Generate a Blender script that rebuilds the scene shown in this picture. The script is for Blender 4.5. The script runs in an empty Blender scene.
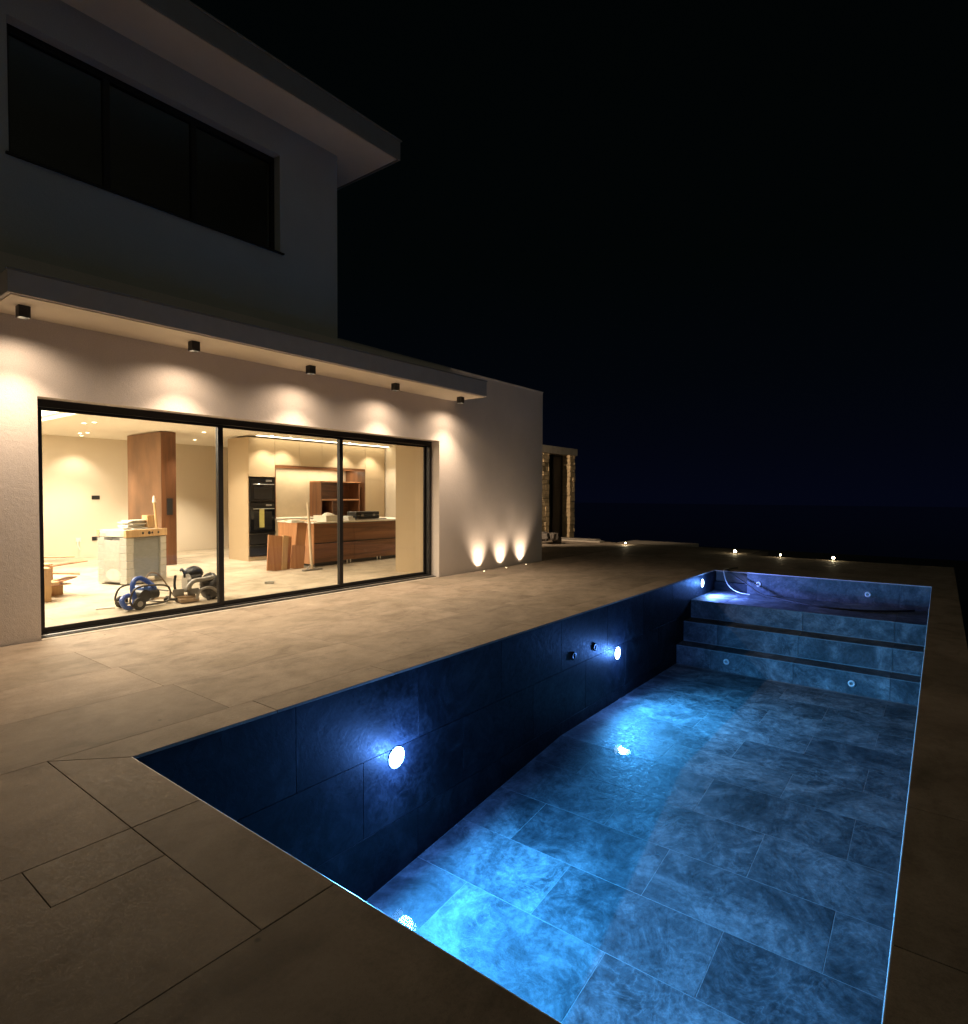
import bpy, bmesh, math, random
from mathutils import Vector, Matrix
random.seed(4)
sc = bpy.context.scene
COL = sc.collection
R = math.radians

# ------------------------------------------------------------------ materials
def newmat(name):
    m = bpy.data.materials.new(name); m.use_nodes = True
    nt = m.node_tree
    for n in list(nt.nodes): nt.nodes.remove(n)
    out = nt.nodes.new('ShaderNodeOutputMaterial')
    return m, nt, out

def N(nt, kind, **kw):
    n = nt.nodes.new(kind)
    for k, v in kw.items():
        if k.startswith('i_'):
            n.inputs[k[2:].replace('_', ' ')].default_value = v
        else:
            setattr(n, k, v)
    return n

def ramp(nt, fac, stops):
    r = nt.nodes.new('ShaderNodeValToRGB')
    e = r.color_ramp.elements
    while len(e) < len(stops): e.new(0.5)
    for el, (p, c) in zip(e, stops):
        el.position = p; el.color = (*c, 1)
    nt.links.new(fac, r.inputs['Fac'])
    return r.outputs['Color']

def mixc(nt, fac, a, b, mode='MIX'):
    m = nt.nodes.new('ShaderNodeMix'); m.data_type = 'RGBA'; m.blend_type = mode
    if isinstance(fac, (int, float)): m.inputs[0].default_value = fac
    else: nt.links.new(fac, m.inputs[0])
    for i, s in ((6, a), (7, b)):
        if isinstance(s, tuple): m.inputs[i].default_value = (*s, 1)
        else: nt.links.new(s, m.inputs[i])
    return m.outputs[2]

def plain(name, col, rough=0.5, metal=0.0, var=0.12, vscale=6.0, bump=0.0, bscale=80.0, coat=0.0, stretch=None):
    """principled surface with mottled colour and an uneven roughness"""
    m, nt, out = newmat(name)
    tc = N(nt, 'ShaderNodeTexCoord'); src = tc.outputs['Object']
    if stretch:
        mp = N(nt, 'ShaderNodeMapping'); mp.inputs['Scale'].default_value = stretch
        nt.links.new(src, mp.inputs['Vector']); src = mp.outputs['Vector']
    no = N(nt, 'ShaderNodeTexNoise', i_Scale=vscale, i_Detail=6.0, i_Roughness=0.6)
    nt.links.new(src, no.inputs['Vector'])
    lo = tuple(c*(1-var) for c in col); hi = tuple(min(1, c*(1+var)) for c in col)
    c = ramp(nt, no.outputs['Fac'], [(0.3, lo), (0.7, hi)])
    b = N(nt, 'ShaderNodeBsdfPrincipled', i_Metallic=metal)
    b.inputs['Coat Weight'].default_value = coat
    nt.links.new(c, b.inputs['Base Color'])
    mr = N(nt, 'ShaderNodeMapRange'); mr.inputs['To Min'].default_value = max(0.02, rough*0.8); mr.inputs['To Max'].default_value = min(1, rough*1.2)
    nt.links.new(no.outputs['Fac'], mr.inputs['Value']); nt.links.new(mr.outputs[0], b.inputs['Roughness'])
    if bump:
        n2 = N(nt, 'ShaderNodeTexNoise', i_Scale=bscale, i_Detail=4.0)
        nt.links.new(tc.outputs['Object'], n2.inputs['Vector'])
        bp = N(nt, 'ShaderNodeBump', i_Strength=bump, i_Distance=0.01)
        nt.links.new(n2.outputs['Fac'], bp.inputs['Height']); nt.links.new(bp.outputs[0], b.inputs['Normal'])
    nt.links.new(b.outputs[0], out.inputs['Surface'])
    return m

def wood(name, dark, light, axis='z', scale=1.0, rough=0.35):
    m, nt, out = newmat(name)
    tc = N(nt, 'ShaderNodeTexCoord'); mp = N(nt, 'ShaderNodeMapping')
    s = {'x': (0.6, 9, 9), 'y': (9, 0.6, 9), 'z': (9, 9, 0.6)}[axis]
    mp.inputs['Scale'].default_value = tuple(v*scale for v in s)
    gi = N(nt, 'ShaderNodeNewGeometry'); ad = N(nt, 'ShaderNodeVectorMath', operation='ADD')
    sc_ = N(nt, 'ShaderNodeMath', operation='MULTIPLY'); sc_.inputs[1].default_value = 17
    nt.links.new(gi.outputs['Random Per Island'], sc_.inputs[0])
    nt.links.new(tc.outputs['Object'], ad.inputs[0]); nt.links.new(sc_.outputs[0], ad.inputs[1])
    nt.links.new(ad.outputs[0], mp.inputs['Vector'])
    n1 = N(nt, 'ShaderNodeTexNoise', i_Scale=1.0, i_Detail=8.0, i_Roughness=0.65, i_Distortion=0.8)
    nt.links.new(mp.outputs[0], n1.inputs['Vector'])
    c = ramp(nt, n1.outputs['Fac'], [(0.28, dark), (0.5, tuple((a+b)/2 for a, b in zip(dark, light))), (0.72, light)])
    b = N(nt, 'ShaderNodeBsdfPrincipled', i_Roughness=rough)
    nt.links.new(c, b.inputs['Base Color'])
    bp = N(nt, 'ShaderNodeBump', i_Strength=0.15, i_Distance=0.004)
    nt.links.new(n1.outputs['Fac'], bp.inputs['Height']); nt.links.new(bp.outputs[0], b.inputs['Normal'])
    nt.links.new(b.outputs[0], out.inputs['Surface'])
    return m

def stucco(name, col):
    m, nt, out = newmat(name)
    tc = N(nt, 'ShaderNodeTexCoord')
    big = N(nt, 'ShaderNodeTexNoise', i_Scale=1.3, i_Detail=5.0, i_Roughness=0.6)
    fine = N(nt, 'ShaderNodeTexNoise', i_Scale=95.0, i_Detail=3.0, i_Roughness=0.7)
    mid = N(nt, 'ShaderNodeTexNoise', i_Scale=22.0, i_Detail=3.0)
    for n in (big, fine, mid): nt.links.new(tc.outputs['Object'], n.inputs['Vector'])
    c = ramp(nt, big.outputs['Fac'], [(0.3, tuple(x*0.90 for x in col)), (0.7, col)])
    c2 = ramp(nt, fine.outputs['Fac'], [(0.3, (0.82, 0.82, 0.82)), (0.65, (1, 1, 1))])
    c = mixc(nt, 1.0, c, c2, 'MULTIPLY')
    b = N(nt, 'ShaderNodeBsdfPrincipled', i_Roughness=0.9)
    nt.links.new(c, b.inputs['Base Color'])
    ad = N(nt, 'ShaderNodeMath', operation='ADD')
    nt.links.new(fine.outputs['Fac'], ad.inputs[0]); nt.links.new(mid.outputs['Fac'], ad.inputs[1])
    bp = N(nt, 'ShaderNodeBump', i_Strength=0.55, i_Distance=0.006)
    nt.links.new(ad.outputs[0], bp.inputs['Height']); nt.links.new(bp.outputs[0], b.inputs['Normal'])
    nt.links.new(b.outputs[0], out.inputs['Surface'])
    return m

def deckstone(name, col, rough=0.5):
    """honed limestone: cloudy tone, per slab variation, small pits and a drifting sheen"""
    m, nt, out = newmat(name)
    tc = N(nt, 'ShaderNodeTexCoord'); gi = N(nt, 'ShaderNodeNewGeometry')
    mul = N(nt, 'ShaderNodeMath', operation='MULTIPLY'); mul.inputs[1].default_value = 40
    nt.links.new(gi.outputs['Random Per Island'], mul.inputs[0])
    def noise(scale, det, rg, dist=0.0):
        n = N(nt, 'ShaderNodeTexNoise', i_Scale=scale, i_Detail=det, i_Roughness=rg, i_Distortion=dist)
        n.noise_dimensions = '4D'
        nt.links.new(tc.outputs['Object'], n.inputs['Vector']); nt.links.new(mul.outputs[0], n.inputs['W'])
        return n.outputs['Fac']
    big = noise(1.6, 6, 0.62, 0.6); fine = noise(55, 5, 0.7); mid = noise(7, 5, 0.65, 0.4)
    c = ramp(nt, big, [(0.28, tuple(x*f for x, f in zip(col, (0.66, 0.65, 0.60)))), (0.5, tuple(x*0.95 for x in col)), (0.72, tuple(min(1, x*1.15) for x in col))])
    c = mixc(nt, 1.0, c, ramp(nt, mid, [(0.3, (0.86, 0.85, 0.84)), (0.6, (1, 1, 1))]), 'MULTIPLY')
    c = mixc(nt, 1.0, c, ramp(nt, fine, [(0.30, (0.74, 0.73, 0.71)), (0.55, (1, 1, 1))]), 'MULTIPLY')
    mp = N(nt, 'ShaderNodeMapping'); mp.inputs['Scale'].default_value = (1.7, 1.0, 1); mp.inputs['Rotation'].default_value = (0, 0, 0.35)
    nt.links.new(tc.outputs['Object'], mp.inputs['Vector'])
    sn = N(nt, 'ShaderNodeTexNoise', i_Scale=1.7, i_Detail=9.0, i_Roughness=0.72, i_Distortion=1.1); sn.noise_dimensions = '4D'
    nt.links.new(mp.outputs[0], sn.inputs['Vector']); nt.links.new(mul.outputs[0], sn.inputs['W'])
    c = mixc(nt, 1.0, c, ramp(nt, sn.outputs['Fac'], [(0.34, (0.70, 0.68, 0.65)), (0.48, (0.97, 0.96, 0.95)), (0.66, (1.10, 1.08, 1.05))]), 'MULTIPLY')
    gr = noise(260, 2, 0.6)
    c = mixc(nt, 1.0, c, ramp(nt, gr, [(0.35, (0.86, 0.86, 0.86)), (0.65, (1.08, 1.08, 1.08))]), 'MULTIPLY')
    # tone of each slab
    c = mixc(nt, 1.0, c, ramp(nt, gi.outputs['Random Per Island'], [(0.0, (0.78, 0.77, 0.76)), (0.5, (0.95, 0.94, 0.93)), (1.0, (1.03, 1.0, 1))]), 'MULTIPLY')
    # rare dark pits
    vo = N(nt, 'ShaderNodeTexVoronoi', i_Scale=2.3, i_Randomness=1.0)
    nt.links.new(tc.outputs['Object'], vo.inputs['Vector'])
    c = mixc(nt, ramp(nt, vo.outputs['Distance'], [(0.018, (1, 1, 1)), (0.04, (0, 0, 0))]), c, tuple(x*0.25 for x in col))
    b = N(nt, 'ShaderNodeBsdfPrincipled')
    nt.links.new(c, b.inputs['Base Color'])
    mr = N(nt, 'ShaderNodeMapRange'); mr.inputs['From Min'].default_value = 0.3; mr.inputs['From Max'].default_value = 0.7
    mr.inputs['To Min'].default_value = rough*0.75; mr.inputs['To Max'].default_value = min(1, rough*1.35)
    nt.links.new(fine, mr.inputs['Value']); nt.links.new(mr.outputs[0], b.inputs['Roughness'])
    b.inputs['Specular IOR Level'].default_value = 0.3
    ad = N(nt, 'ShaderNodeMath', operation='MULTIPLY_ADD'); ad.inputs[1].default_value = 0.0
    nt.links.new(mid, ad.inputs[0]); nt.links.new(fine, ad.inputs[2])
    bp = N(nt, 'ShaderNodeBump', i_Strength=0.22, i_Distance=0.0025)
    nt.links.new(ad.outputs[0], bp.inputs['Height']); nt.links.new(bp.outputs[0], b.inputs['Normal'])
    nt.links.new(b.outputs[0], out.inputs['Surface'])
    return m

def slate(name, dark, mid_, light, rough=0.4):
    m, nt, out = newmat(name)
    tc = N(nt, 'ShaderNodeTexCoord'); gi = N(nt, 'ShaderNodeNewGeometry')
    mul = N(nt, 'ShaderNodeMath', operation='MULTIPLY'); mul.inputs[1].default_value = 60
    nt.links.new(gi.outputs['Random Per Island'], mul.inputs[0])
    def noise(scale, det, rg, dist=0.0):
        n = N(nt, 'ShaderNodeTexNoise', i_Scale=scale, i_Detail=det, i_Roughness=rg, i_Distortion=dist)
        n.noise_dimensions = '4D'
        nt.links.new(tc.outputs['Object'], n.inputs['Vector']); nt.links.new(mul.outputs[0], n.inputs['W'])
        return n.outputs['Fac']
    a = noise(1.5, 9, 0.68, 1.6); v = noise(3.2, 7, 0.6, 2.6); f = noise(26, 6, 0.75, 0.5)
    c = ramp(nt, a, [(0.38, dark), (0.5, mid_), (0.62, light)])
    # pale mineral veins where the swirl crosses its middle value
    sub = N(nt, 'ShaderNodeMath', operation='SUBTRACT'); sub.inputs[1].default_value = 0.5
    ab = N(nt, 'ShaderNodeMath', operation='ABSOLUTE')
    nt.links.new(v, sub.inputs[0]); nt.links.new(sub.outputs[0], ab.inputs[0])
    vein = ramp(nt, ab.outputs[0], [(0.0, (0.34, 0.34, 0.34)), (0.03, (0.14, 0.14, 0.14)), (0.11, (0, 0, 0))])
    msk = ramp(nt, noise(0.9, 3, 0.5, 0.8), [(0.42, (0.08, 0.08, 0.08)), (0.60, (1, 1, 1))])
    vein = mixc(nt, 1.0, vein, msk, 'MULTIPLY')
    c = mixc(nt, vein, c, tuple(min(1, x*1.9) for x in light))
    c = mixc(nt, 1.0, c, ramp(nt, noise(0.55, 4, 0.55, 0.5), [(0.3, (0.55, 0.57, 0.60)), (0.62, (1.15, 1.15, 1.15))]), 'MULTIPLY')
    c = mixc(nt, 1.0, c, ramp(nt, f, [(0.32, (0.58, 0.58, 0.58)), (0.6, (1, 1, 1)), (0.72, (1.3, 1.3, 1.3))]), 'MULTIPLY')
    c = mixc(nt, 1.0, c, ramp(nt, noise(7.5, 8, 0.7, 1.3), [(0.36, (0.62, 0.63, 0.64)), (0.52, (1, 1, 1)), (0.68, (1.22, 1.22, 1.22))]), 'MULTIPLY')
    c = mixc(nt, 1.0, c, ramp(nt, gi.outputs['Random Per Island'], [(0.0, (0.72, 0.74, 0.76)), (1.0, (1, 1, 1))]), 'MULTIPLY')
    b = N(nt, 'ShaderNodeBsdfPrincipled')
    nt.links.new(c, b.inputs['Base Color'])
    mr = N(nt, 'ShaderNodeMapRange'); mr.inputs['From Min'].default_value = 0.3; mr.inputs['From Max'].default_value = 0.7
    mr.inputs['To Min'].default_value = rough*0.7; mr.inputs['To Max'].default_value = min(1, rough*1.5)
    nt.links.new(f, mr.inputs['Value']); nt.links.new(mr.outputs[0], b.inputs['Roughness'])
    ad = N(nt, 'ShaderNodeMath', operation='MULTIPLY_ADD'); ad.inputs[1].default_value = 2.5
    nt.links.new(v, ad.inputs[0]); nt.links.new(f, ad.inputs[2])
    bp = N(nt, 'ShaderNodeBump', i_Strength=0.5, i_Distance=0.006)
    nt.links.new(ad.outputs[0], bp.inputs['Height']); nt.links.new(bp.outputs[0], b.inputs['Normal'])
    nt.links.new(b.outputs[0], out.inputs['Surface'])
    return m

def glow(name, col, strength):
    m, nt, out = newmat(name)
    e = N(nt, 'ShaderNodeEmission', i_Strength=strength); e.inputs['Color'].default_value = (*col, 1)
    nt.links.new(e.outputs[0], out.inputs['Surface'])
    return m

def sheet(name, tint=(1, 1, 1), ior=1.5, rough=0.0, gain=1.0, haze=0.0):
    """thin clear sheet: see-through, with a mirror share that grows at grazing angles"""
    m, nt, out = newmat(name)
    t = N(nt, 'ShaderNodeBsdfTransparent'); t.inputs['Color'].default_value = (*tint, 1)
    g = N(nt, 'ShaderNodeBsdfGlossy', i_Roughness=rough)
    ge = N(nt, 'ShaderNodeNewGeometry'); dt = N(nt, 'ShaderNodeVectorMath', operation='DOT_PRODUCT')
    nt.links.new(ge.outputs['Normal'], dt.inputs[0]); nt.links.new(ge.outputs['Incoming'], dt.inputs[1])
    ab = N(nt, 'ShaderNodeMath', operation='ABSOLUTE'); nt.links.new(dt.outputs['Value'], ab.inputs[0])
    om = N(nt, 'ShaderNodeMath', operation='SUBTRACT'); om.inputs[0].default_value = 1.0; nt.links.new(ab.outputs[0], om.inputs[1])
    pw = N(nt, 'ShaderNodeMath', operation='POWER'); pw.inputs[1].default_value = 5.0; nt.links.new(om.outputs[0], pw.inputs[0])
    f0 = ((ior-1)/(ior+1))**2
    mu = N(nt, 'ShaderNodeMath', operation='MULTIPLY_ADD'); mu.inputs[1].default_value = (1-f0)*gain; mu.inputs[2].default_value = f0*gain
    mu.use_clamp = True
    nt.links.new(pw.outputs[0], mu.inputs[0])
    mx = N(nt, 'ShaderNodeMixShader')
    nt.links.new(mu.outputs[0], mx.inputs[0]); nt.links.new(t.outputs[0], mx.inputs[1]); nt.links.new(g.outputs[0], mx.inputs[2])
    last = mx.outputs[0]
    if haze:
        d = N(nt, 'ShaderNodeBsdfDiffuse'); d.inputs['Color'].default_value = (0.7, 0.7, 0.7, 1)
        no = N(nt, 'ShaderNodeTexNoise', i_Scale=9.0, i_Detail=4.0, i_Distortion=1.5)
        tc = N(nt, 'ShaderNodeTexCoord'); nt.links.new(tc.outputs['Object'], no.inputs['Vector'])
        m2 = N(nt, 'ShaderNodeMath', operation='MULTIPLY'); m2.inputs[1].default_value = haze*2
        nt.links.new(no.outputs['Fac'], m2.inputs[0])
        mx2 = N(nt, 'ShaderNodeMixShader'); nt.links.new(m2.outputs[0], mx2.inputs[0])
        nt.links.new(last, mx2.inputs[1]); nt.links.new(d.outputs[0], mx2.inputs[2]); last = mx2.outputs[0]
    nt.links.new(last, out.inputs['Surface'])
    return m

M = {}
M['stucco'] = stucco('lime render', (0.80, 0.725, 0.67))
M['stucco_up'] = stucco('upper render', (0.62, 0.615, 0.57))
M['soffit'] = plain('soffit board', (0.82, 0.73, 0.57), 0.7, var=0.05, vscale=2)
M['fascia'] = plain('fascia metal', (0.27, 0.265, 0.25), 0.5, var=0.06)
M['fascia_l'] = plain('canopy fascia', (0.50, 0.47, 0.43), 0.6, var=0.06)
M['frame'] = plain('anodised frame', (0.018, 0.017, 0.017), 0.4, 0.3, var=0.1)
M['black'] = plain('black plastic', (0.015, 0.015, 0.016), 0.45, var=0.2)
M['blackgloss'] = plain('black glass', (0.008, 0.008, 0.009), 0.08, var=0.1)
M['steel'] = plain('brushed steel', (0.5, 0.5, 0.5), 0.3, 1.0, var=0.1, vscale=30)
M['alu'] = plain('aluminium track', (0.45, 0.44, 0.43), 0.4, 0.8, var=0.08)
M['plaster'] = plain('interior plaster', (0.72, 0.64, 0.52), 0.85, var=0.02, vscale=1.5)
M['ceil'] = plain('interior ceiling paint', (0.78, 0.74, 0.65), 0.9, var=0.015, vscale=1.5)
M['floorin'] = deckstone('interior limestone', (0.62, 0.55, 0.43), 0.45)
M['deck'] = deckstone('terrace limestone', (0.385, 0.33, 0.262), 0.66)
M['grout'] = plain('joint mortar', (0.09, 0.075, 0.06), 0.95, var=0.2, vscale=40)
M['pgrout'] = plain('pool grout', (0.22, 0.245, 0.25), 0.8, var=0.2, vscale=20)
M['slate'] = slate('pool slate floor', (0.040, 0.052, 0.058), (0.11, 0.13, 0.14), (0.26, 0.285, 0.29), 0.55)
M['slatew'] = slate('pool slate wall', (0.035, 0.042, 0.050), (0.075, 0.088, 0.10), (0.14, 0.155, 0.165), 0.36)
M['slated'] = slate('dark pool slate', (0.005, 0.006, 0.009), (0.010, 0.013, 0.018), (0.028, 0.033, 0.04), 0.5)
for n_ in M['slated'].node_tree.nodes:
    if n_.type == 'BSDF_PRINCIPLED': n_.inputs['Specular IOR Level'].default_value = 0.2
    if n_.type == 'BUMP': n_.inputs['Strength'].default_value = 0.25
M['trim'] = plain('pale edge trim', (0.62, 0.62, 0.60), 0.35, var=0.08, vscale=12)
M['white'] = plain('white plastic', (0.75, 0.75, 0.73), 0.4, var=0.04)
M['ground'] = plain('damp dark turf', (0.022, 0.025, 0.016), 0.45, var=0.5, vscale=3, bump=0.6, bscale=14)
M['added_sea'] = plain('added open water', (0.004, 0.006, 0.010), 0.12, var=0.2, vscale=0.2)
M['glass'] = sheet('door glass', (0.97, 0.98, 0.97), 1.5, 0.0, 0.55)
M['glassup'] = sheet('tinted window glass', (0.80, 0.82, 0.80), 1.5, 0.0, 1.0)
M['film'] = sheet('plastic film', (0.9, 0.92, 0.92), 1.5, 0.12, 1.5, 0.10)
M['water'] = sheet('shallow water', (0.93, 0.98, 1.0), 1.33, 0.0, 0.22)
M['walnut'] = wood('walnut veneer', (0.075, 0.030, 0.012), (0.26, 0.115, 0.05), 'y', 0.8)
M['walnutv'] = wood('walnut veneer upright', (0.07, 0.028, 0.012), (0.22, 0.095, 0.042), 'z', 0.6)
M['walnutl'] = wood('raw walnut board', (0.34, 0.15, 0.065), (0.56, 0.29, 0.14), 'z', 0.9)
M['oak'] = wood('pale timber', (0.42, 0.25, 0.11), (0.68, 0.46, 0.24), 'z', 1.0, 0.6)
M['oakh'] = wood('pale timber beam', (0.42, 0.25, 0.11), (0.66, 0.44, 0.23), 'x', 1.0, 0.6)
M['cab'] = plain('matt beige cabinet', (0.50, 0.39, 0.25), 0.55, var=0.02, vscale=2)
M['splash'] = plain('pale stone splashback', (0.56, 0.47, 0.35), 0.35, var=0.18, vscale=1.6)
M['palewood'] = plain('pale bare wood', (0.62, 0.50, 0.34), 0.6, var=0.1)
M['dullwood'] = plain('dull walnut cladding', (0.20, 0.105, 0.055), 0.55, var=0.35, vscale=2.2, stretch=(1, 1, 0.5))
M['darkstone'] = plain('dark broken stone', (0.10, 0.085, 0.07), 0.9, var=0.4, vscale=7)
M['card'] = plain('white cardboard', (0.50, 0.48, 0.42), 0.8, var=0.1, vscale=14, bump=0.5, bscale=18)
M['darkmetal'] = plain('dark worn metal', (0.07, 0.06, 0.05), 0.4, 0.4, var=0.3)
M['greystone'] = plain('grey stone slabs', (0.30, 0.31, 0.30), 0.5, var=0.15, vscale=9, stretch=(1, 1, 8))
M['paper'] = plain('paper', (0.70, 0.66, 0.56), 0.8, var=0.06)
M['blue'] = plain('blue hose rubber', (0.03, 0.09, 0.38), 0.35, var=0.15)
M['bluep'] = plain('blue machine paint', (0.04, 0.12, 0.40), 0.35, var=0.15)
M['rubber'] = plain('black rubber', (0.02, 0.02, 0.02), 0.75, var=0.2)
M['brown'] = plain('tan cast metal', (0.28, 0.19, 0.11), 0.5, var=0.25, vscale=14)
M['grey'] = plain('grey metal', (0.30, 0.29, 0.27), 0.4, 0.6, var=0.15)
M['rubble'] = plain('rough honey stone', (0.56, 0.42, 0.24), 0.9, var=0.25, vscale=9, bump=1.0, bscale=12)
M['kerb'] = plain('pale kerb stone', (0.42, 0.37, 0.30), 0.8, var=0.15, vscale=5, bump=0.4, bscale=30)
M['lens_w'] = glow('warm lamp lens', (1.0, 0.78, 0.48), 25)
M['lens_s'] = glow('small warm lamp lens', (1.0, 0.82, 0.5), 60)
M['lens_p'] = glow('pool lamp lens', (0.62, 0.83, 1.0), 14)
M['tray'] = glow('ceiling light panel', (1.0, 0.84, 0.58), 5.0)
M['strip'] = glow('strip light', (1.0, 0.82, 0.55), 7.0)

# ------------------------------------------------------------------ mesh builder
class MB:
    def __init__(s): s.v = []; s.f = []; s.sm = []
    def add(s, vs, fs, smooth=False, mat=None):
        o = len(s.v)
        for v in vs:
            v = Vector(v); s.v.append(mat @ v if mat else v)
        for f in fs: s.f.append([o+i for i in f]); s.sm.append(smooth)
        return s
    def box(s, x0, x1, y0, y1, z0, z1, mat=None):
        if x0 > x1: x0, x1 = x1, x0
        if y0 > y1: y0, y1 = y1, y0
        if z0 > z1: z0, z1 = z1, z0
        return s.add([(x0, y0, z0), (x1, y0, z0), (x1, y1, z0), (x0, y1, z0), (x0, y0, z1), (x1, y0, z1), (x1, y1, z1), (x0, y1, z1)],
              [(0, 3, 2, 1), (4, 5, 6, 7), (0, 1, 5, 4), (1, 2, 6, 5), (2, 3, 7, 6), (3, 0, 4, 7)], mat=mat)
    def cyl(s, a, b, r, r2=None, n=20, caps=True):
        a = Vector(a); b = Vector(b); d = (b-a).normalized(); r2 = r if r2 is None else r2
        u = d.orthogonal().normalized(); w = d.cross(u)
        vs = []
        for c, rr in ((a, r), (b, r2)):
            for i in range(n):
                t = 2*math.pi*i/n; vs.append(c + u*rr*math.cos(t) + w*rr*math.sin(t))
        s.add(vs, [(i, (i+1) % n, n+(i+1) % n, n+i) for i in range(n)], True)
        if caps:
            s.add(vs[:n], [tuple(reversed(range(n)))]); s.add(vs[n:], [tuple(range(n))])
        return s
    def tube(s, pts, r, n=10, sub=6):
        P = [Vector(p) for p in pts]; Q = []
        for i in range(len(P)-1):
            p0 = P[max(i-1, 0)]; p1 = P[i]; p2 = P[i+1]; p3 = P[min(i+2, len(P)-1)]
            for k in range(sub):
                t = k/sub
                Q.append(0.5*((2*p1)+(p2-p0)*t+(2*p0-5*p1+4*p2-p3)*t*t+(3*p1-p0-3*p2+p3)*t**3))
        Q.append(P[-1]); vs = []; up = None
        for i, q in enumerate(Q):
            d = (Q[min(i+1, len(Q)-1)]-Q[max(i-1, 0)]).normalized()
            u = d.orthogonal().normalized() if up is None else (up - d*up.dot(d)).normalized()
            up = u; w = d.cross(u)
            for k in range(n):
                t = 2*math.pi*k/n; vs.append(q+u*r*math.cos(t)+w*r*math.sin(t))
        fs = []
        for i in range(len(Q)-1):
            for k in range(n): fs.append((i*n+k, i*n+(k+1) % n, (i+1)*n+(k+1) % n, (i+1)*n+k))
        s.add(vs, fs, True)
        s.add(vs[:n], [tuple(reversed(range(n)))]); s.add(vs[-n:], [tuple(range(n))])
        return s
    def ring(s, c, axis, r_in, r_out, h, n=28):
        """flat annulus with thickness, axis = direction it faces"""
        c = Vector(c); d = Vector(axis).normalized(); u = d.orthogonal().normalized(); w = d.cross(u)
        vs = []
        for rr, hh in ((r_in, 0), (r_out, 0), (r_out, h), (r_in, h)):
            for i in range(n):
                t = 2*math.pi*i/n; vs.append(c+d*hh+u*rr*math.cos(t)+w*rr*math.sin(t))
        fs = []
        for k in range(4):
            for i in range(n):
                fs.append((k*n+i, k*n+(i+1) % n, ((k+1) % 4)*n+(i+1) % n, ((k+1) % 4)*n+i))
        return s.add(vs, fs, True)
    def disc(s, c, axis, r, n=28):
        c = Vector(c); d = Vector(axis).normalized(); u = d.orthogonal().normalized(); w = d.cross(u)
        return s.add([c+u*r*math.cos(2*math.pi*i/n)+w*r*math.sin(2*math.pi*i/n) for i in range(n)], [tuple(range(n))])
    def tiles(s, rects, fn, gap=0.004, th=0.01):
        """fn(u,v,h) -> xyz; one little slab (an island) per rect"""
        g = gap/2
        for (a, b, c, d) in rects:
            a += g; b -= g; c += g; d -= g
            if b-a < 0.01 or d-c < 0.01: continue
            e = 0.0012
            vs = [fn(a, c, 0), fn(b, c, 0), fn(b, d, 0), fn(a, d, 0), fn(a, c, th-e), fn(b, c, th-e), fn(b, d, th-e), fn(a, d, th-e),
                  fn(a+e, c+e, th), fn(b-e, c+e, th), fn(b-e, d-e, th), fn(a+e, d-e, th)]
            s.add(vs, [(0, 1, 5, 4), (1, 2, 6, 5), (2, 3, 7, 6), (3, 0, 4, 7), (4, 5, 9, 8), (5, 6, 10, 9), (6, 7, 11, 10), (7, 4, 8, 11), (8, 9, 10, 11)])
        return s
    def build(s, name, mat, parent=None, world=True, bevel=0.0, subd=0):
        off = Vector((0, 0, 0))
        if parent and world:
            p = parent
            while p: off += p.location; p = p.parent
        me = bpy.data.meshes.new(name)
        me.from_pydata([v-off for v in s.v], [], s.f)
        for p, k in zip(me.polygons, s.sm): p.use_smooth = k
        me.materials.append(M[mat]); me.update()
        bm = bmesh.new(); bm.from_mesh(me); bmesh.ops.recalc_face_normals(bm, faces=bm.faces); bm.to_mesh(me); bm.free()
        o = bpy.data.objects.new(name, me); COL.objects.link(o)
        if parent: o.parent = parent
        if bevel:
            b = o.modifiers.new('edge', 'BEVEL'); b.width = bevel; b.segments = 2; b.limit_method = 'ANGLE'; b.angle_limit = R(50)
        if subd:
            b = o.modifiers.new('round', 'SUBSURF'); b.levels = b.render_levels = subd
        return o

def tag(o, label=None, cat=None, group=None, kind=None):
    if label: o['label'] = label
    if cat: o['category'] = cat
    if group: o['group'] = group
    if kind: o['kind'] = kind
    return o

def thing(name, label, cat, loc=(0, 0, 0), rz=0, group=None):
    o = bpy.data.objects.new(name, None); COL.objects.link(o)
    o.empty_display_size = 0.1
    o.location = loc; o.rotation_euler = (0, 0, rz)
    return tag(o, label, cat, group)

def lamp(kind, parent, loc, energy, col, size=0.03, spot=None, blend=0.3, aim=(0, 0, -1)):
    d = bpy.data.lights.new('bulb', kind); d.energy = energy; d.color = col
    if kind == 'SPOT': d.spot_size = R(spot); d.spot_blend = blend
    if kind == 'AREA': d.size = size
    else: d.shadow_soft_size = size
    o = bpy.data.objects.new('bulb', d); COL.objects.link(o); o.parent = parent
    o.location = loc; o.rotation_euler = Vector(aim).to_track_quat('-Z', 'Y').to_euler()
    return o

def copy_tree(o, parent=None):
    c = o.copy(); COL.objects.link(c)
    if parent: c.parent = parent
    for ch in list(o.children): copy_tree(ch, c)
    return c

# ------------------------------------------------------------------ key numbers (metres)
XW = -7.77                       # face of the house
PX0, PX1, PY0, PY1 = -3.88, -0.107, 1.545, 13.28   # pool opening
WARM = (1.0, 0.75, 0.52)
def zf(y):
    if y > 6.73: return -1.53
    return -1.53-(6.73-y)*0.114

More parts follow.
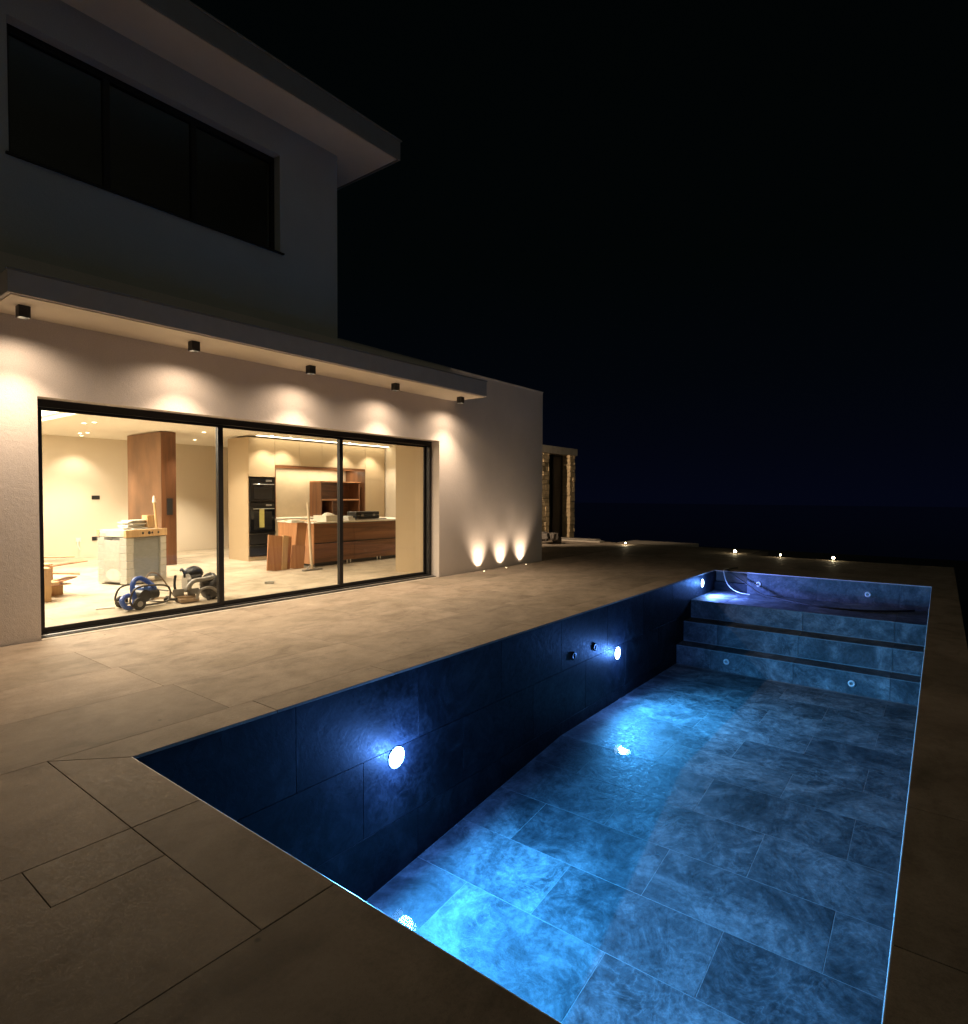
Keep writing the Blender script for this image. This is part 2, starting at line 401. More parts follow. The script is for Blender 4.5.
# ------------------------------------------------------------------ setting
g = MB()
G = -0.9
g.add([(-400, -400, G), (26, -400, G), (26, 30, G), (-400, 30, G), (-4.3, 1.1, G), (0.2, 1.1, G), (0.2, 13.7, G), (-4.3, 13.7, G), (110, -400, -33), (110, 115, -33), (-400, 115, -33)],
      [(0, 1, 5, 4), (1, 2, 6, 5), (2, 3, 7, 6), (3, 0, 4, 7), (1, 8, 9, 2), (2, 9, 10, 3)])
tag(g.build('ground', 'ground'), kind='structure')
b = MB(); b.add([(-2500, 100, -31.5), (95, 100, -31.5), (95, -2500, -31.5), (2500, -2500, -31.5), (2500, 2500, -31.5), (-2500, 2500, -31.5)], [(0, 1, 4, 5), (1, 2, 3, 4)])
tag(b.build('water', 'added_sea'), kind='structure')  # assumed open water, added to mirror the sky and hide the horizon line

DX1, DYF = 0.25, 17.25
b = MB()
b.box(XW-0.4, -4.0, -6, 18.9, -0.5, -0.012)
b.box(-4.0, DX1, -6, 0.10, -0.5, -0.012); b.box(-4.0, -1.98, 0.1, 1.40, -0.5, -0.012); b.box(-1.98, DX1-.003, 0.1, 1.40, -0.5, -0.052)
b.box(-4.0, DX1, 13.42, DYF, -0.5, -0.012)
b.box(0.03, DX1-0.003, 1.40, 13.42, -0.5, -0.012)
b.box(-13, XW-0.4, 12.5, 18.9, -0.5, -0.012)
tag(b.build('terrace_bed', 'grout'), kind='structure')

rects = []
# slabs by the near edge, as they are laid in the photograph
rects += [(-3.05, -2.70, 0.78, 1.21), (-3.05, -1.95, -0.9, -0.15), (-4.21, -3.05, -0.05, 1.21), (-4.21, -3.05, -0.9, -0.05)]
for x0 in (-1.95, -0.85):
    x1 = min(x0+1.1, DX1)
    rects.append((x0, x1, -0.9, 0.15))
for i in range(5):
    for j in range(5): rects.append((-4.21+i*1.1, min(-4.21+(i+1)*1.1, DX1), -1.95-j*1.05, -0.9-j*1.05))
# west field, running between house and pool
rs = random.Random(7)
x = -4.21; row = 0
for wdt in (0.90, 0.90, 0.90, 0.90):
    x1 = x-wdt; y = -6+rs.random()*0.8
    if row == 0: pass
    while y < 18.9:
        L = rs.choice((1.8, 2.4, 1.2, 2.1))
        y1 = min(y+L, 18.9)
        rects.append((x1 if row < 3 else -7.738, x, y, y1)); y = y1
    x = x1; row += 1
for yy in range(7):
    for xx in range(5):
        if 12.6+yy*0.9 < 18.9: rects.append((-13+xx*1.05-0.0, min(-13+(xx+1)*1.05, -7.8), 12.6+yy*0.9, min(12.6+(yy+1)*0.9, 18.9)))
# far field beyond the pool
y = 13.62; k = 0
while y < DYF-0.05:
    y1 = min(y+0.9, DYF); xx = -4.21 - (0.0 if k % 2 else 0.0)
    first = 0.55 if k % 2 else 1.1
    while xx < DX1-0.02:
        x1 = min(xx+first, DX1); rects.append((xx, x1, y, y1)); xx = x1; first = 1.1
    y = y1; k += 1
b = MB(); b.tiles(rects[:31], lambda u, v, h: (u, v, -0.012+h), 0.0045, 0.012); b.tiles(rects[31:], lambda u, v, h: (u, v, -0.012+h), 0.0022, 0.012)
q_ = 0.00225
L_ = [(-3.05+q_, -0.15+q_), (-1.95-q_, -0.15+q_), (-1.95-q_, 1.21-q_), (-2.70+q_, 1.21-q_), (-2.70+q_, 0.78-q_), (-3.05+q_, 0.78-q_)]
b.add([(x, y, -.012) for x, y in L_]+[(x, y, 0) for x, y in L_], [tuple(range(6, 12))]+[(i, (i+1) % 6, 6+(i+1) % 6, 6+i) for i in range(6)])
tag(b.build('terrace', 'deck'), kind='structure')

# ------------------------------------------------------------------ swimming pool
pool = thing('swimming_pool', 'slate tiled swimming pool with stone steps lit blue from inside', 'pool', (-2.0, 7.4, 0))
# shell behind the tiles
b = MB()
def shell_pts(z): return z
b.box(PX0-0.15, PX0-0.012, PY0-0.15, PY1+0.75, -2.3, -0.022)
b.box(PX1+0.012, PX1+0.13, PY0-0.15, PY1+0.15, -2.3, -0.022)
b.box(PX0-0.012, PX1+0.012, PY0-0.15, PY0-0.012, -2.3, -0.022)
b.box(-3.20, PX1+0.012, PY1+0.012, PY1+0.12, -0.9, -0.022)
b.build('shell', 'pgrout', pool)
# floor bed follows the slope
b = MB(); ys = [PY0-0.02, 6.73, 11.0]
for y0, y1 in zip(ys, ys[1:]):
    z0, z1 = zf(y0+1e-4), zf(y1-1e-4)
    b.add([(PX0-.02, y0, z0-.0012), (PX1+.02, y0, z0-.0012), (PX1+.02, y1, z1-.0012), (PX0-.02, y1, z1-.0012)], [(0, 1, 2, 3)])
b.build('floor_bed', 'pgrout', pool)
rf = []
for k in range(-4, 11):
    ya, yb = 4.05+0.67*k, 4.05+0.67*(k+1)
    cuts = []
    off = -2.61 if k % 2 == 0 else -3.28
    xs = [off+1.34*n for n in range(-3, 5)]
    for a, c in zip(xs, xs[1:]):
        a2, c2 = max(a, PX0), min(c, PX1)
        if c2-a2 < 0.03: continue
        yl = [max(ya, PY0)]+cuts+[min(yb, 10.93)]
        for p, q in zip(yl, yl[1:]):
            if q-p > 0.02: rf.append((a2, c2, p, q))
b = MB()
def floorfn(u, v, h): return (u, v, zf(v)-0.01+h)
b.tiles(rf, floorfn, 0.006, 0.01)
b.build('floor', 'slate', pool)
def wallrects(u0, u1, z0, z1, phase=0.0, L=1.34, H=0.67, zt=0.0):
    out = []; j = 0; z = zt
    while z > z0:
        zb = max(z-H, z0); o = phase+(L/2 if j % 2 else 0)
        n0 = math.floor((u0-o)/L)
        for n in range(n0, n0+20):
            a, c = max(o+n*L, u0), min(o+(n+1)*L, u1)
            if c-a > 0.02: out.append((a, c, zb, min(z, z1)))
        z = zb; j += 1
    return out
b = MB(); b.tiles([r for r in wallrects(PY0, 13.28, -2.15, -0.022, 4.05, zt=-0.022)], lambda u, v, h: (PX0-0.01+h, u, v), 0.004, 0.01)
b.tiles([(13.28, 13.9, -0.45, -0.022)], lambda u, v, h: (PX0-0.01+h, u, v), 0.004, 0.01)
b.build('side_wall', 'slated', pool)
b = MB(); b.tiles(wallrects(PY0, 13.28, -2.15, -0.022, 4.05, zt=-0.022), lambda u, v, h: (PX1+0.01-h, u, v), 0.004, 0.01)
b.build('side_wall', 'slatew', pool)
b = MB(); b.tiles(wallrects(PX0, PX1, -2.15, -0.022, -2.61, zt=-0.022), lambda u, v, h: (u, PY0-0.01+h, v), 0.004, 0.01)
b.build('end_wall', 'slatew', pool)
b = MB(); b.tiles(wallrects(-3.21, PX1, -0.45, -0.022, -1.91, zt=-0.022, H=0.43), lambda u, v, h: (u, PY1+0.01-h, v), 0.004, 0.01)
b.build('end_wall', 'slatew', pool)
# overflow niche at the far left corner
b = MB()
b.box(-3.88, -3.21, 13.30, 13.42, -0.5, -0.25)
b.box(-3.215, -3.195, 13.285, 13.9, -0.5, -0.05)
b.box(-3.9, -3.2, 13.9, 14.0, -0.6, -0.05)
b.box(-3.9, -3.2, 13.42, 13.9, -0.6, -0.5)
b.build('overflow_niche', 'slated', pool, bevel=0.004)
# steps: top ledge then two treads
steps = [(11.77, 13.29, -0.437), (11.36, 11.77, -0.785), (10.99, 11.36, -1.17)]
for i, (ya, yb, z) in enumerate(steps):
    b = MB()
    zb = [-0.785, -1.17, -1.545][i]
    b.box(PX0+0.001, PX1-0.001, ya+0.012, yb+0.02, zb-0.05, z-0.012)
    st = b.build('step', 'pgrout', pool)
    b = MB()
    ph = -1.91 if i == 0 else (-1.905 if i == 1 else -1.912)
    rr = []
    for n in range(-2, 3):
        a, c = max(ph+1.34*n, PX0), min(ph+1.34*(n+1), PX1)
        if c-a > 0.02: rr.append((a, c))
    b.tiles([(a, c, zb+0.012, z-0.016) for a, c in rr], lambda u, v, h: (u, ya+0.012-h, v), 0.005, 0.012)
    b.build('riser', 'slate', st)
    b = MB()
    if i == 0:
        b.tiles([(a, c, p, q) for a, c in rr for p, q in ((ya-0.012, 12.5), (12.5, 13.27))], lambda u, v, h: (u, v, z-0.012+h), 0.004, 0.012)
    else:
        b.tiles([(a, c, ya-0.012, yb-0.002) for a, c in rr], lambda u, v, h: (u, v, z-0.012+h), 0.004, 0.012)
    b.build('tread', 'slate', st, bevel=0)
    b = MB(); b.cyl((PX0+0.003, ya-0.010, z-0.012), (PX1-0.003, ya-0.010, z-0.012), 0.005, n=10)
    b.build('nosing', 'pgrout', st)
# coping slabs
cop = []
b = MB()
top = lambda u, v, h: (u, v, -0.036+h)
def quad(b, pts, z0, z1):
    n = len(pts)
    b.add([(x, y, z0) for x, y in pts]+[(x, y, z1) for x, y in pts], [tuple(reversed(range(n))), tuple(range(n, 2*n))]+[(i, (i+1) % n, n+(i+1) % n, n+i) for i in range(n)])
g2 = 0.0025
# near left mitre
b2 = MB()
quad(b2, [(-4.21+g2*2, 1.21+g2), (-3.05-g2, 1.21+g2), (-3.05-g2, PY0), (PX0+g2, PY0)], -0.022, 0.0)
quad(b2, [(-3.05+g2, 1.21+g2), (-1.95-g2, 1.21+g2), (-1.95-g2, PY0), (-3.05+g2, PY0)], -0.022, 0.0)
quad(b2, [(-1.95+g2, 0.15+g2), (-0.85-g2, 0.15+g2), (-0.85-g2, PY0), (-1.95+g2, PY0)], -0.022, 0.0)
quad(b2, [(-0.85+g2, 0.15+g2), (DX1, 0.15+g2), (DX1, 1.21), (PX1-g2, PY0), (-0.85+g2, PY0)], -0.022, 0.0)
# left strip
ylist = [1.21, 2.55, 3.75, 4.95, 6.15, 7.35, 8.55, 9.75, 10.95, 12.15, 13.62]
for i, (ya, yb) in enumerate(zip(ylist, ylist[1:])):
    if i == 0: quad(b2, [(-4.21, ya+g2*2), (PX0, PY0+g2), (PX0, yb-g2), (-4.21, yb-g2)], -0.022, 0.0)
    elif i == len(ylist)-2: quad(b2, [(-4.21, ya+g2), (PX0, ya+g2), (PX0, 13.28), (-4.21, 13.62)], -0.022, 0.0)
    else: quad(b2, [(-4.21, ya+g2), (PX0, ya+g2), (PX0, yb-g2), (-4.21, yb-g2)], -0.022, 0.0)
# right strip
for i, (ya, yb) in enumerate(zip(ylist, ylist[1:])):
    a0 = PY0+g2 if i == 0 else ya+g2; bb = yb-g2 if i < len(ylist)-2 else 13.28
    quad(b2, [(PX1, a0), (DX1, ya+g2*2 if i == 0 else a0), (DX1, 13.62 if i == len(ylist)-2 else bb), (PX1, bb)], -0.022, 0.0)
# far strip
xl = [-4.21, -3.21, -1.91, -0.57, DX1]
for i, (xa, xb) in enumerate(zip(xl, xl[1:])):
    quad(b2, [((PX0+g2) if i == 0 else xa+g2, PY1), (PX1-g2 if i == 3 else xb-g2, PY1), (xb-g2, 13.62), (xa+g2, 13.62)], -0.022, 0.0)
b2.build('coping', 'deck', pool, bevel=0.0025)
# pale trim along the water side of the coping (near, right, far)
b = MB(); r = 0.006
b.cyl((PX0, PY0+0.001, -0.006), (PX1, PY0+0.001, -0.006), r, n=10)
b.cyl((PX1-0.001, PY0, -0.006), (PX1-0.001, PY1, -0.006), r, n=10)
b.cyl((PX0+.67, PY1-0.001, -0.006), (PX1, PY1-0.001, -0.006), r+0.001, n=10)
b.build('edge_trim', 'trim', pool)
# inlets
for (x, z, y, ax) in ((-1.066, -0.24, PY1, 'y'), (-2.986, -0.225, PY1, 'y'), (-1.073, -1.36, 10.99, 'y'), (-2.98, -1.345, 10.99, 'y')):
    b = MB(); b.ring((x, y-0.002, z), (0, -1, 0), 0.022, 0.052, 0.012)
    ii = b.build('inlet', 'white', pool)
    b = MB(); b.disc((x, y-0.004, z), (0, -1, 0), 0.023); b.cyl((x, y-0.003, z), (x, y-0.012, z), 0.011, n=12); b.build('jet', 'grey', ii)
for y in (7.04, 7.66):
    b = MB(); b.ring((PX0+0.002, y, -0.55), (1, 0, 0), 0.025, 0.055, 0.014)
    ii = b.build('inlet', 'black', pool)
    b = MB(); b.disc((PX0+0.004, y, -0.55), (1, 0, 0), 0.026); b.build('jet', 'black', ii)

# shallow water lying in the deep end
b = MB(); zw = -1.5275
ed = [(PX0+.002+(PX1-PX0-.004)*k/40, 6.93+.05*math.sin(k*.55)+.03*math.sin(k*1.7+1), zw) for k in range(41)]
b.add([(PX0+.002, PY0+.002, zw), (PX1-.002, PY0+.002, zw)]+ed[::-1], [tuple(range(43))])
tag(b.build('water', 'water'), kind='structure')

# underwater lamps
plabels = ['round pool lamp shining bright in the dark side wall, nearest the camera',
           'round pool lamp on the dark side wall just before the steps',
           'round pool lamp above the top ledge in the far left corner']
pcol = [(0.055, 0.38, 0.92), (0.06, 0.40, 0.92), (0.15, 0.26, 1.0)]
for i, (y, z, e) in enumerate(((3.763, -0.777, 1000), (8.406, -0.796, 580), (12.44, -0.19, 280))):
    t = thing('pool_lamp', plabels[i], 'pool light', (PX0, y, z), group='round white lamps in the side wall of the pool')
    rr = 0.088 if i < 2 else 0.08
    b = MB(); b.ring((0, 0, 0), (1, 0, 0), rr, rr+0.010, 0.012); b.build('rim', 'white', t, world=False, bevel=0.003)
    b = MB()
    vs = []; fs = []; n = 28; m_ = 4
    for k in range(m_):
        a = k/m_*math.pi/2
        for q in range(n):
            th = 2*math.pi*q/n; vs.append((0.006+0.022*math.sin(a), rr*math.cos(a)*math.cos(th), rr*math.cos(a)*math.sin(th)))
    vs.append((0.028, 0, 0))
    for k in range(m_-1):
        for q in range(n): fs.append((k*n+q, k*n+(q+1) % n, (k+1)*n+(q+1) % n, (k+1)*n+q))
    for q in range(n): fs.append(((m_-1)*n+q, (m_-1)*n+(q+1) % n, len(vs)-1))
    b.add(vs, fs, True); b.build('lens', 'lens_p', t, world=False)
    lamp('SPOT', t, (0.11, 0, 0), e*1.1, pcol[i], 0.07, 168 if i < 2 else 150, 1.0, (1, -0.12, 0.10) if i < 2 else (1, 0.15, -0.5))
    if i < 2: lamp('SPOT', t, (0.115, 0, 0), e*(0.30, 0.16)[i], pcol[i], 0.07, 176, 0.35, (1, 0, -0.05))
    lamp('POINT', t, (0.17, 0, 0), e*0.07, (0.10, 0.30, 1.0), 0.06)

# hose in the pool
b = MB()
b.tube([(-3.55, 13.85, 0.018), (-3.62, 13.5, 0.022), (-3.60, 13.27, 0.004), (-3.40, 13.16, -0.10), (-3.12, 13.08, -0.25), (-2.85, 12.98, -0.39), (-2.45, 12.80, -0.418), (-1.9, 12.45, -0.42), (-1.4, 12.38, -0.42), (-0.95, 12.52, -0.42), (-0.5, 12.85, -0.42), (-0.35, 13.05, -0.42)], 0.016)
tag(b.build('hose', 'rubber'), 'black hose running over the far coping and along the top ledge of the pool', 'hose')
b = MB()
b.tube([(-3.68, 13.62, 0.012), (-3.70, 13.40, 0.016), (-3.68, 13.26, -0.02), (-3.60, 13.15, -0.20), (-3.48, 13.08, -0.33), (-3.30, 13.02, -0.40), (-3.10, 13.05, -0.424)], 0.009)
tag(b.build('cable', 'white'), 'thin white cable hanging over the pool edge beside the far left corner', 'cable')

# ------------------------------------------------------------------ the house
OY0, OY1, OZ = 2.20, 8.70, 2.65
house = thing('house', 'white rendered two storey house with deep flat eaves and a wide glass front', 'house', (XW, 5.0, 0))
H2 = 4.10
b = MB()
b.box(XW-0.35, XW, -4, OY0, -0.1, H2); b.box(XW-0.35, XW, OY1, 12.47, -0.1, H2); b.box(XW-0.35, XW, OY0, OY1, OZ, H2)
b.build('wall', 'stucco', house)
b = MB()
b.box(-17.35, XW-0.35, 12.25, 12.47, -0.1, H2)
b.box(-17.35, -17.0, -3.65, 12.25, -0.1, H2)
b.box(-17.35, XW-0.35, -4, -3.65, -0.1, H2)
b.build('wall', 'stucco', house)
# thin inner lining of plaster
b = MB()
e = 0.004
b.box(-17.0, -17.0+e, -3.6, 12.2, 0, 3.0); b.box(-16.99, XW-0.36, 12.25-e, 12.25, 0, 3.0); b.box(-16.99, XW-0.36, -3.65, -3.65+e, 0, 3.0)
b.box(XW-0.35-e, XW-0.35, -3.6, OY0-0.01, 0, 3.0); b.box(XW-0.35-e, XW-0.35, OY1+0.01, 12.2, 0, 3.0); b.box(XW-0.35-e, XW-0.35, OY0, OY1, OZ, 3.0)
b.build('interior_wall', 'plaster', house)
b = MB(); b.box(-9.04, -8.13, 8.76, 9.2, 0, 3.0); b.build('interior_pier', 'cab', house)
b = MB()   # ceiling with a recess for the light tray
tx0, tx1, ty0, ty1 = -14.2, -10.0, 1.6, 4.0
b.box(-17, tx0, -3.65, 12.25, 3.0, 3.12); b.box(tx1, XW-0.355, -3.65, 12.25, 3.0, 3.12)
b.box(tx0, tx1, -3.65, ty0, 3.0, 3.12); b.box(tx0, tx1, ty1, 12.25, 3.0, 3.12); b.box(tx0, tx1, ty0, ty1, 3.10, 3.12)
b.build('ceiling', 'ceil', house)
b = MB(); b.box(tx0+.06, tx1-.06, ty0+.06, ty1-.06, 3.075, 3.098); b.build('ceiling_light_panel', 'tray', house)
b = MB(); b.box(-12.98, -12.86, 8.0, 12.2, 2.99, 2.998); b.build('strip_light', 'strip', house)
b = MB()
rects = []
k = 0; y = -3.65
while y < 12.25:
    x = -17.0 - (0.6 if k % 2 else 0)
    while x < XW-0.2:
        rects.append((max(x, -17), min(x+1.2, XW-0.15), y, min(y+0.9, 12.25))); x += 1.2
    y += 0.9; k += 1
b.tiles([r_ for r_ in rects if not (r_[1] > XW-0.36)], lambda u, v, h: (u, v, -0.012+h), 0.002, 0.012)
b.tiles([(max(r_[0], -17), XW-0.30, r_[2], r_[3]) for r_ in rects if r_[1] > XW-0.36 and r_[3] <= 12.26], lambda u, v, h: (u, v, -0.012+h), 0.002, 0.012)
b.box(-17, XW-0.30, -3.65, 12.25, -0.10, -0.011)
b.build('interior_floor', 'floorin', house)
b = MB(); b.box(XW-0.30, XW+0.022, OY0+0.003, OY1-0.003, -0.1, 0.001); b.build('threshold', 'kerb', house)
b = MB(); b.box(-17.35+0.2, XW-0.2, -3.8, 12.27, 3.85, 4.0); b.build('flat_roof', 'fascia', house)
# canopy
CX, CY0, CY1, CZ0, CZ1 = -6.95, 1.75, 9.14, 3.47, 3.765
cn = MB(); zl = CZ1-0.07
cn.add([(XW+.001, CY0, CZ0+.012), (CX, CY0, CZ0+.012), (CX, CY1, CZ0+.012), (XW+.001, CY1, CZ0+.012), (XW+.001, CY0, zl), (CX, CY0, zl), (CX, CY1, CZ1), (XW+.001, CY1, CZ1)],
       [(0, 3, 2, 1), (4, 5, 6, 7), (0, 1, 5, 4), (1, 2, 6, 5), (2, 3, 7, 6), (3, 0, 4, 7)])
cn = cn.build('canopy', 'fascia_l', house, bevel=0.006)
b = MB(); b.box(CX-0.035, XW+0.001, CY0+0.035, CY1-0.035, CZ0, CZ0+0.02); b.build('soffit', 'soffit', cn)
b = MB()
b.add([(CX-.018, CY0-.008, zl), (CX+.008, CY0-.008, zl), (CX+.008, CY1+.008, CZ1), (CX-.018, CY1+.008, CZ1), (CX-.018, CY0-.008, zl+.018), (CX+.008, CY0-.008, zl+.018), (CX+.008, CY1+.008, CZ1+.018), (CX-.018, CY1+.008, CZ1+.018)],
      [(0, 3, 2, 1), (4, 5, 6, 7), (0, 1, 5, 4), (1, 2, 6, 5), (2, 3, 7, 6), (3, 0, 4, 7)])
b.box(CX-0.018, XW, CY1-0.018, CY1+0.008, CZ1, CZ1+0.018); b.build('drip_edge', 'fascia', cn)
# parapet capping
b = MB(); b.box(XW-0.36, XW+0.012, 6.25, 12.482, H2, H2+0.018); b.box(-17.36, XW-0.36, 12.24, 12.482, H2, H2+0.018); b.build('parapet_cap', 'fascia_l', house)
# upper storey
UY1 = 6.24; WY0, WY1, WZ0, WZ1 = 1.99, 5.20, 5.14, 6.55
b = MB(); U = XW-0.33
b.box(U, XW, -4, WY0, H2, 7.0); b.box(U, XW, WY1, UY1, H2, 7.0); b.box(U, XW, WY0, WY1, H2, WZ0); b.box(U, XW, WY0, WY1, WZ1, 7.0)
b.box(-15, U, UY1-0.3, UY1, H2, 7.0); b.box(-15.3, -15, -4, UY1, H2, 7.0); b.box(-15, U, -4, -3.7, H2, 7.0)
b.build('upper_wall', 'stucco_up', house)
b = MB(); b.box(-15, U, -3.7, UY1-0.3, H2, 4.2); b.build('upper_floor', 'floorin', house)
ev = MB(); ev.box(-15.9, -7.06, -4.7, 6.91, 7.03, 7.27); ev = ev.build('roof', 'fascia', house)
b = MB(); b.box(-15.88, -7.085, -4.68, 6.885, 7.0, 7.03); b.build('soffit', 'soffit', ev)
b = MB(); b.box(-7.062, -7.04, -4.72, 6.93, 6.99, 7.29); b.box(-15.92, -7.062, 6.908, 6.93, 6.99, 7.29); b.build('fascia', 'fascia', ev, bevel=0.004)
b = MB(); b.box(-7.26, -7.02, -4.74, 6.95, 7.29, 7.305); b.box(-15.9, -7.26, 6.75, 6.95, 7.29, 7.305); b.build('drip_edge', 'fascia', ev)
# upper window
xf = XW-0.14
b = MB(); fw = 0.05
b.box(xf-.07, xf, WY0, WY0+fw, WZ0, WZ1); b.box(xf-.07, xf, WY1-fw, WY1, WZ0, WZ1)
b.box(xf-.07, xf, WY0+fw, WY1-fw, WZ0, WZ0+fw); b.box(xf-.07, xf, WY0+fw, WY1-fw, WZ1-fw-.03, WZ1)
wn = b.build('window', 'frame', house, bevel=0.003)
for y in (2.97, 4.01):
    b = MB(); b.box(xf-.068, xf-.002, y-.035, y+.035, WZ0+fw, WZ1-fw-.03); b.build('mullion', 'frame', wn)
for a, c in ((WY0+fw, 2.935), (3.005, 3.975), (4.045, WY1-fw)):
    b = MB(); b.box(xf-.040, xf-.034, a, c, WZ0+fw, WZ1-fw-.03); b.build('pane', 'glassup', wn)
b = MB(); b.box(xf, XW+0.035, WY0-0.03, WY1+0.05, WZ0-0.022, WZ0-0.001); b.build('sill', 'frame', wn)

# sliding door
X0, X1 = XW-0.34, XW-0.20
b = MB()
b.box(X0, X1, OY0, OY0+.065, 0.0, OZ); b.box(X0, X1, OY1-.065, OY1, 0.0, OZ)
b.box(X0, X1, OY0+.065, OY1-.065, OZ-.085, OZ); b.box(X0, X1, OY0+.065, OY1-.065, 0.001, 0.03)
dr = b.build('sliding_door', 'frame', house, bevel=0.003)
b = MB(); b.box(X1+0.002, X1+0.13, OY0+0.01, OY1-0.01, 0.002, 0.010); b.build('track', 'frame', dr)
b = MB(); b.box(X1+0.03, X1+0.085, OY0+0.01, OY1-0.01, 0.011, 0.020); b.build('track_rail', 'alu', dr)
ym = [OY0+.065, 4.39, 6.53, OY1-.065]
for i in range(3):
    xx = X1-0.035-0.035*(i % 3)
    a, c = ym[i]-(0.038 if i else 0), ym[i+1]+(0.038 if i < 2 else 0)
    z0, z1 = 0.03, OZ-.085
    b = MB(); s_ = 0.045 if i in (0, 2) else 0.07
    sl = 0.04 if i == 0 else 0.075; sr = 0.075 if i < 2 else 0.04
    b.box(xx-.03, xx, a, a+sl, z0, z1); b.box(xx-.03, xx, c-sr, c, z0, z1)
    b.box(xx-.03, xx, a+sl, c-sr, z0, z0+.055); b.box(xx-.03, xx, a+sl, c-sr, z1-.035, z1)
    p = b.build('leaf', 'frame', dr, bevel=0.002)
    # glass sub-part sits in the leaf
    b = MB(); b.box(xx-.018, xx-.012, a+sl-.005, c-sr+.005, z0+.05, z1-.03); b.build('glass', 'glass', dr)

# black sockets and a loose cable on the back wall
for y, z in ((6.006, 1.502), (6.0, 0.462)):
    b = MB(); b.box(-16.994, -16.98, y-.09, y+.09, z-.05, z+.05); b.build('socket', 'black', house)
b = MB(); b.box(-16.994, -16.975, 5.55, 5.66, 0.40, 0.50); b.tube([(-16.96, 5.6, 0.45), (-16.93, 5.58, 0.32), (-16.93, 5.62, 0.2), (-16.96, 5.6, 0.30)], 0.012)
b.build('socket', 'white', house)
for z in (1.12, 1.28, 1.42):
    pass
for z in (1.05, 1.18):
    b = MB(); b.box(-10.4, -10.32, 12.225, 12.243, z, z+.08); b.build('light_switch', 'steel', house)

# ------------------------------------------------------------------ canopy downlights
dl = ['square black downlight at the left end of the canopy, clear of the glass door',
      'square black downlight second from the left under the canopy, above the first pane',
      'square black downlight in the middle of the canopy row, above the central pane',
      'square black downlight second from the right under the canopy, above the last pane',
      'square black downlight at the right end of the canopy, beside the door reveal']
for i, y in enumerate((1.97, 3.69, 5.40, 7.10, 8.81)):
    t = thing('canopy_downlight', dl[i], 'downlight', (-7.33, y, CZ0), group='square black downlights under the canopy')
    b = MB(); w = 0.05
    # open-bottomed square housing
    for (xa, xb, ya, yb) in ((-w, -w+.008, -w, w), (w-.008, w, -w, w), (-w+.008, w-.008, -w, -w+.008), (-w+.008, w-.008, w-.008, w)):
        b.box(xa, xb, ya, yb, -0.115, -0.001)
    b.box(-w+.008, w-.008, -w+.008, w-.008, -0.06, -0.002)
    b.build('housing', 'black', t, world=False)
    b = MB(); b.disc((0, 0, -0.075), (0, 0, -1), 0.03); b.ring((0, 0, -0.062), (0, 0, -1), 0.03, 0.038, 0.02); b.build('reflector', 'lens_w', t, world=False)
    j = 1.0+0.05*math.sin(i*2.3)
    lamp('SPOT', t, (0, 0, -0.12), 78*j, WARM, 0.022, 86, 0.8, (-0.04, 0, -1))
    lamp('SPOT', t, (0, 0, -0.121), 165, WARM, 0.03, 116, 1.0, (0.24, 0, -1))
    lamp('SPOT', t, (0, 0, -0.122), 30, WARM, 0.03, 160, 0.75, (0, 0, -1))

# uplights set in the terrace at the foot of the wall
ul = ['small recessed uplight nearest the glass door, washing the blank wall', 'middle one of the three recessed uplights at the foot of the blank wall',
      'small recessed uplight nearest the far corner of the house']
for i, y in enumerate((9.93, 10.73, 11.52)):
    t = thing('ground_uplight', ul[i], 'uplight', (-7.60, y, 0), group='recessed uplights at the foot of the wall')
    b = MB(); b.ring((0, 0, 0.001), (0, 0, 1), 0.022, 0.034, 0.006); b.build('rim', 'steel', t, world=False)
    b = MB(); b.disc((0, 0, 0.004), (0, 0, 1), 0.022); b.build('lens', 'lens_w', t, world=False)
    lamp('SPOT', t, (0, 0, 0.014), 22, WARM, 0.014, 92, 0.8, (-0.42, 0, 1))
    lamp('SPOT', t, (0, 0, 0.016), 44, WARM, 0.014, 78, 1.0, (-0.10, 0, 1))

# small lights along the far edge of the terrace
fl = [('small bright light on the far terrace edge, left one of the close three', -4.55, 17.45), ('smallest of the three lights along the far terrace edge, in the middle', -3.34, 17.18),
      ('small bright light on the far terrace edge, right one of the close three', -2.13, 17.18), ('lone small light on the far terrace edge beside the pale kerb slab', -8.15, 18.2)]
for i, (lb, x, y) in enumerate(fl):
    t = thing('garden_light', lb, 'garden light', (x, y, 0), group='small lights along the far terrace edge')
    b = MB(); b.cyl((0, 0, 0.0), (0, 0, 0.045), 0.028, 0.032, n=16); b.build('body', 'steel', t, world=False)
    b = MB(); rr = 0.036 if i in (0, 2) else 0.024
    b.cyl((0, 0, 0.045), (0, 0, 0.045+rr*1.4), rr, rr*0.5, n=16); b.build('lens', 'lens_s', t, world=False)
    lamp('POINT', t, (0, 0, 0.13), 0.8 if i < 3 else 3.0, (1.0, 0.80, 0.5), 0.02)

t = thing('added_lamp', 'unseen warm lamp added on the end wall of the house to light the stone pillars', 'added lamp', (-10.6, 12.482, 2.9))  # added lamp out of view, put in to light the pillars
b = MB(); b.box(-.05, .05, 0.001, .09, -.09, .09); b.build('housing', 'black', t, world=False, bevel=.004)
b = MB(); b.disc((0, .05, -.092), (0, 0, -1), .035); b.build('lens', 'lens_w', t, world=False)
lamp('SPOT', t, (0, .12, -.10), 1200, WARM, .03, 70, .5, (-.10, 1, -.20))
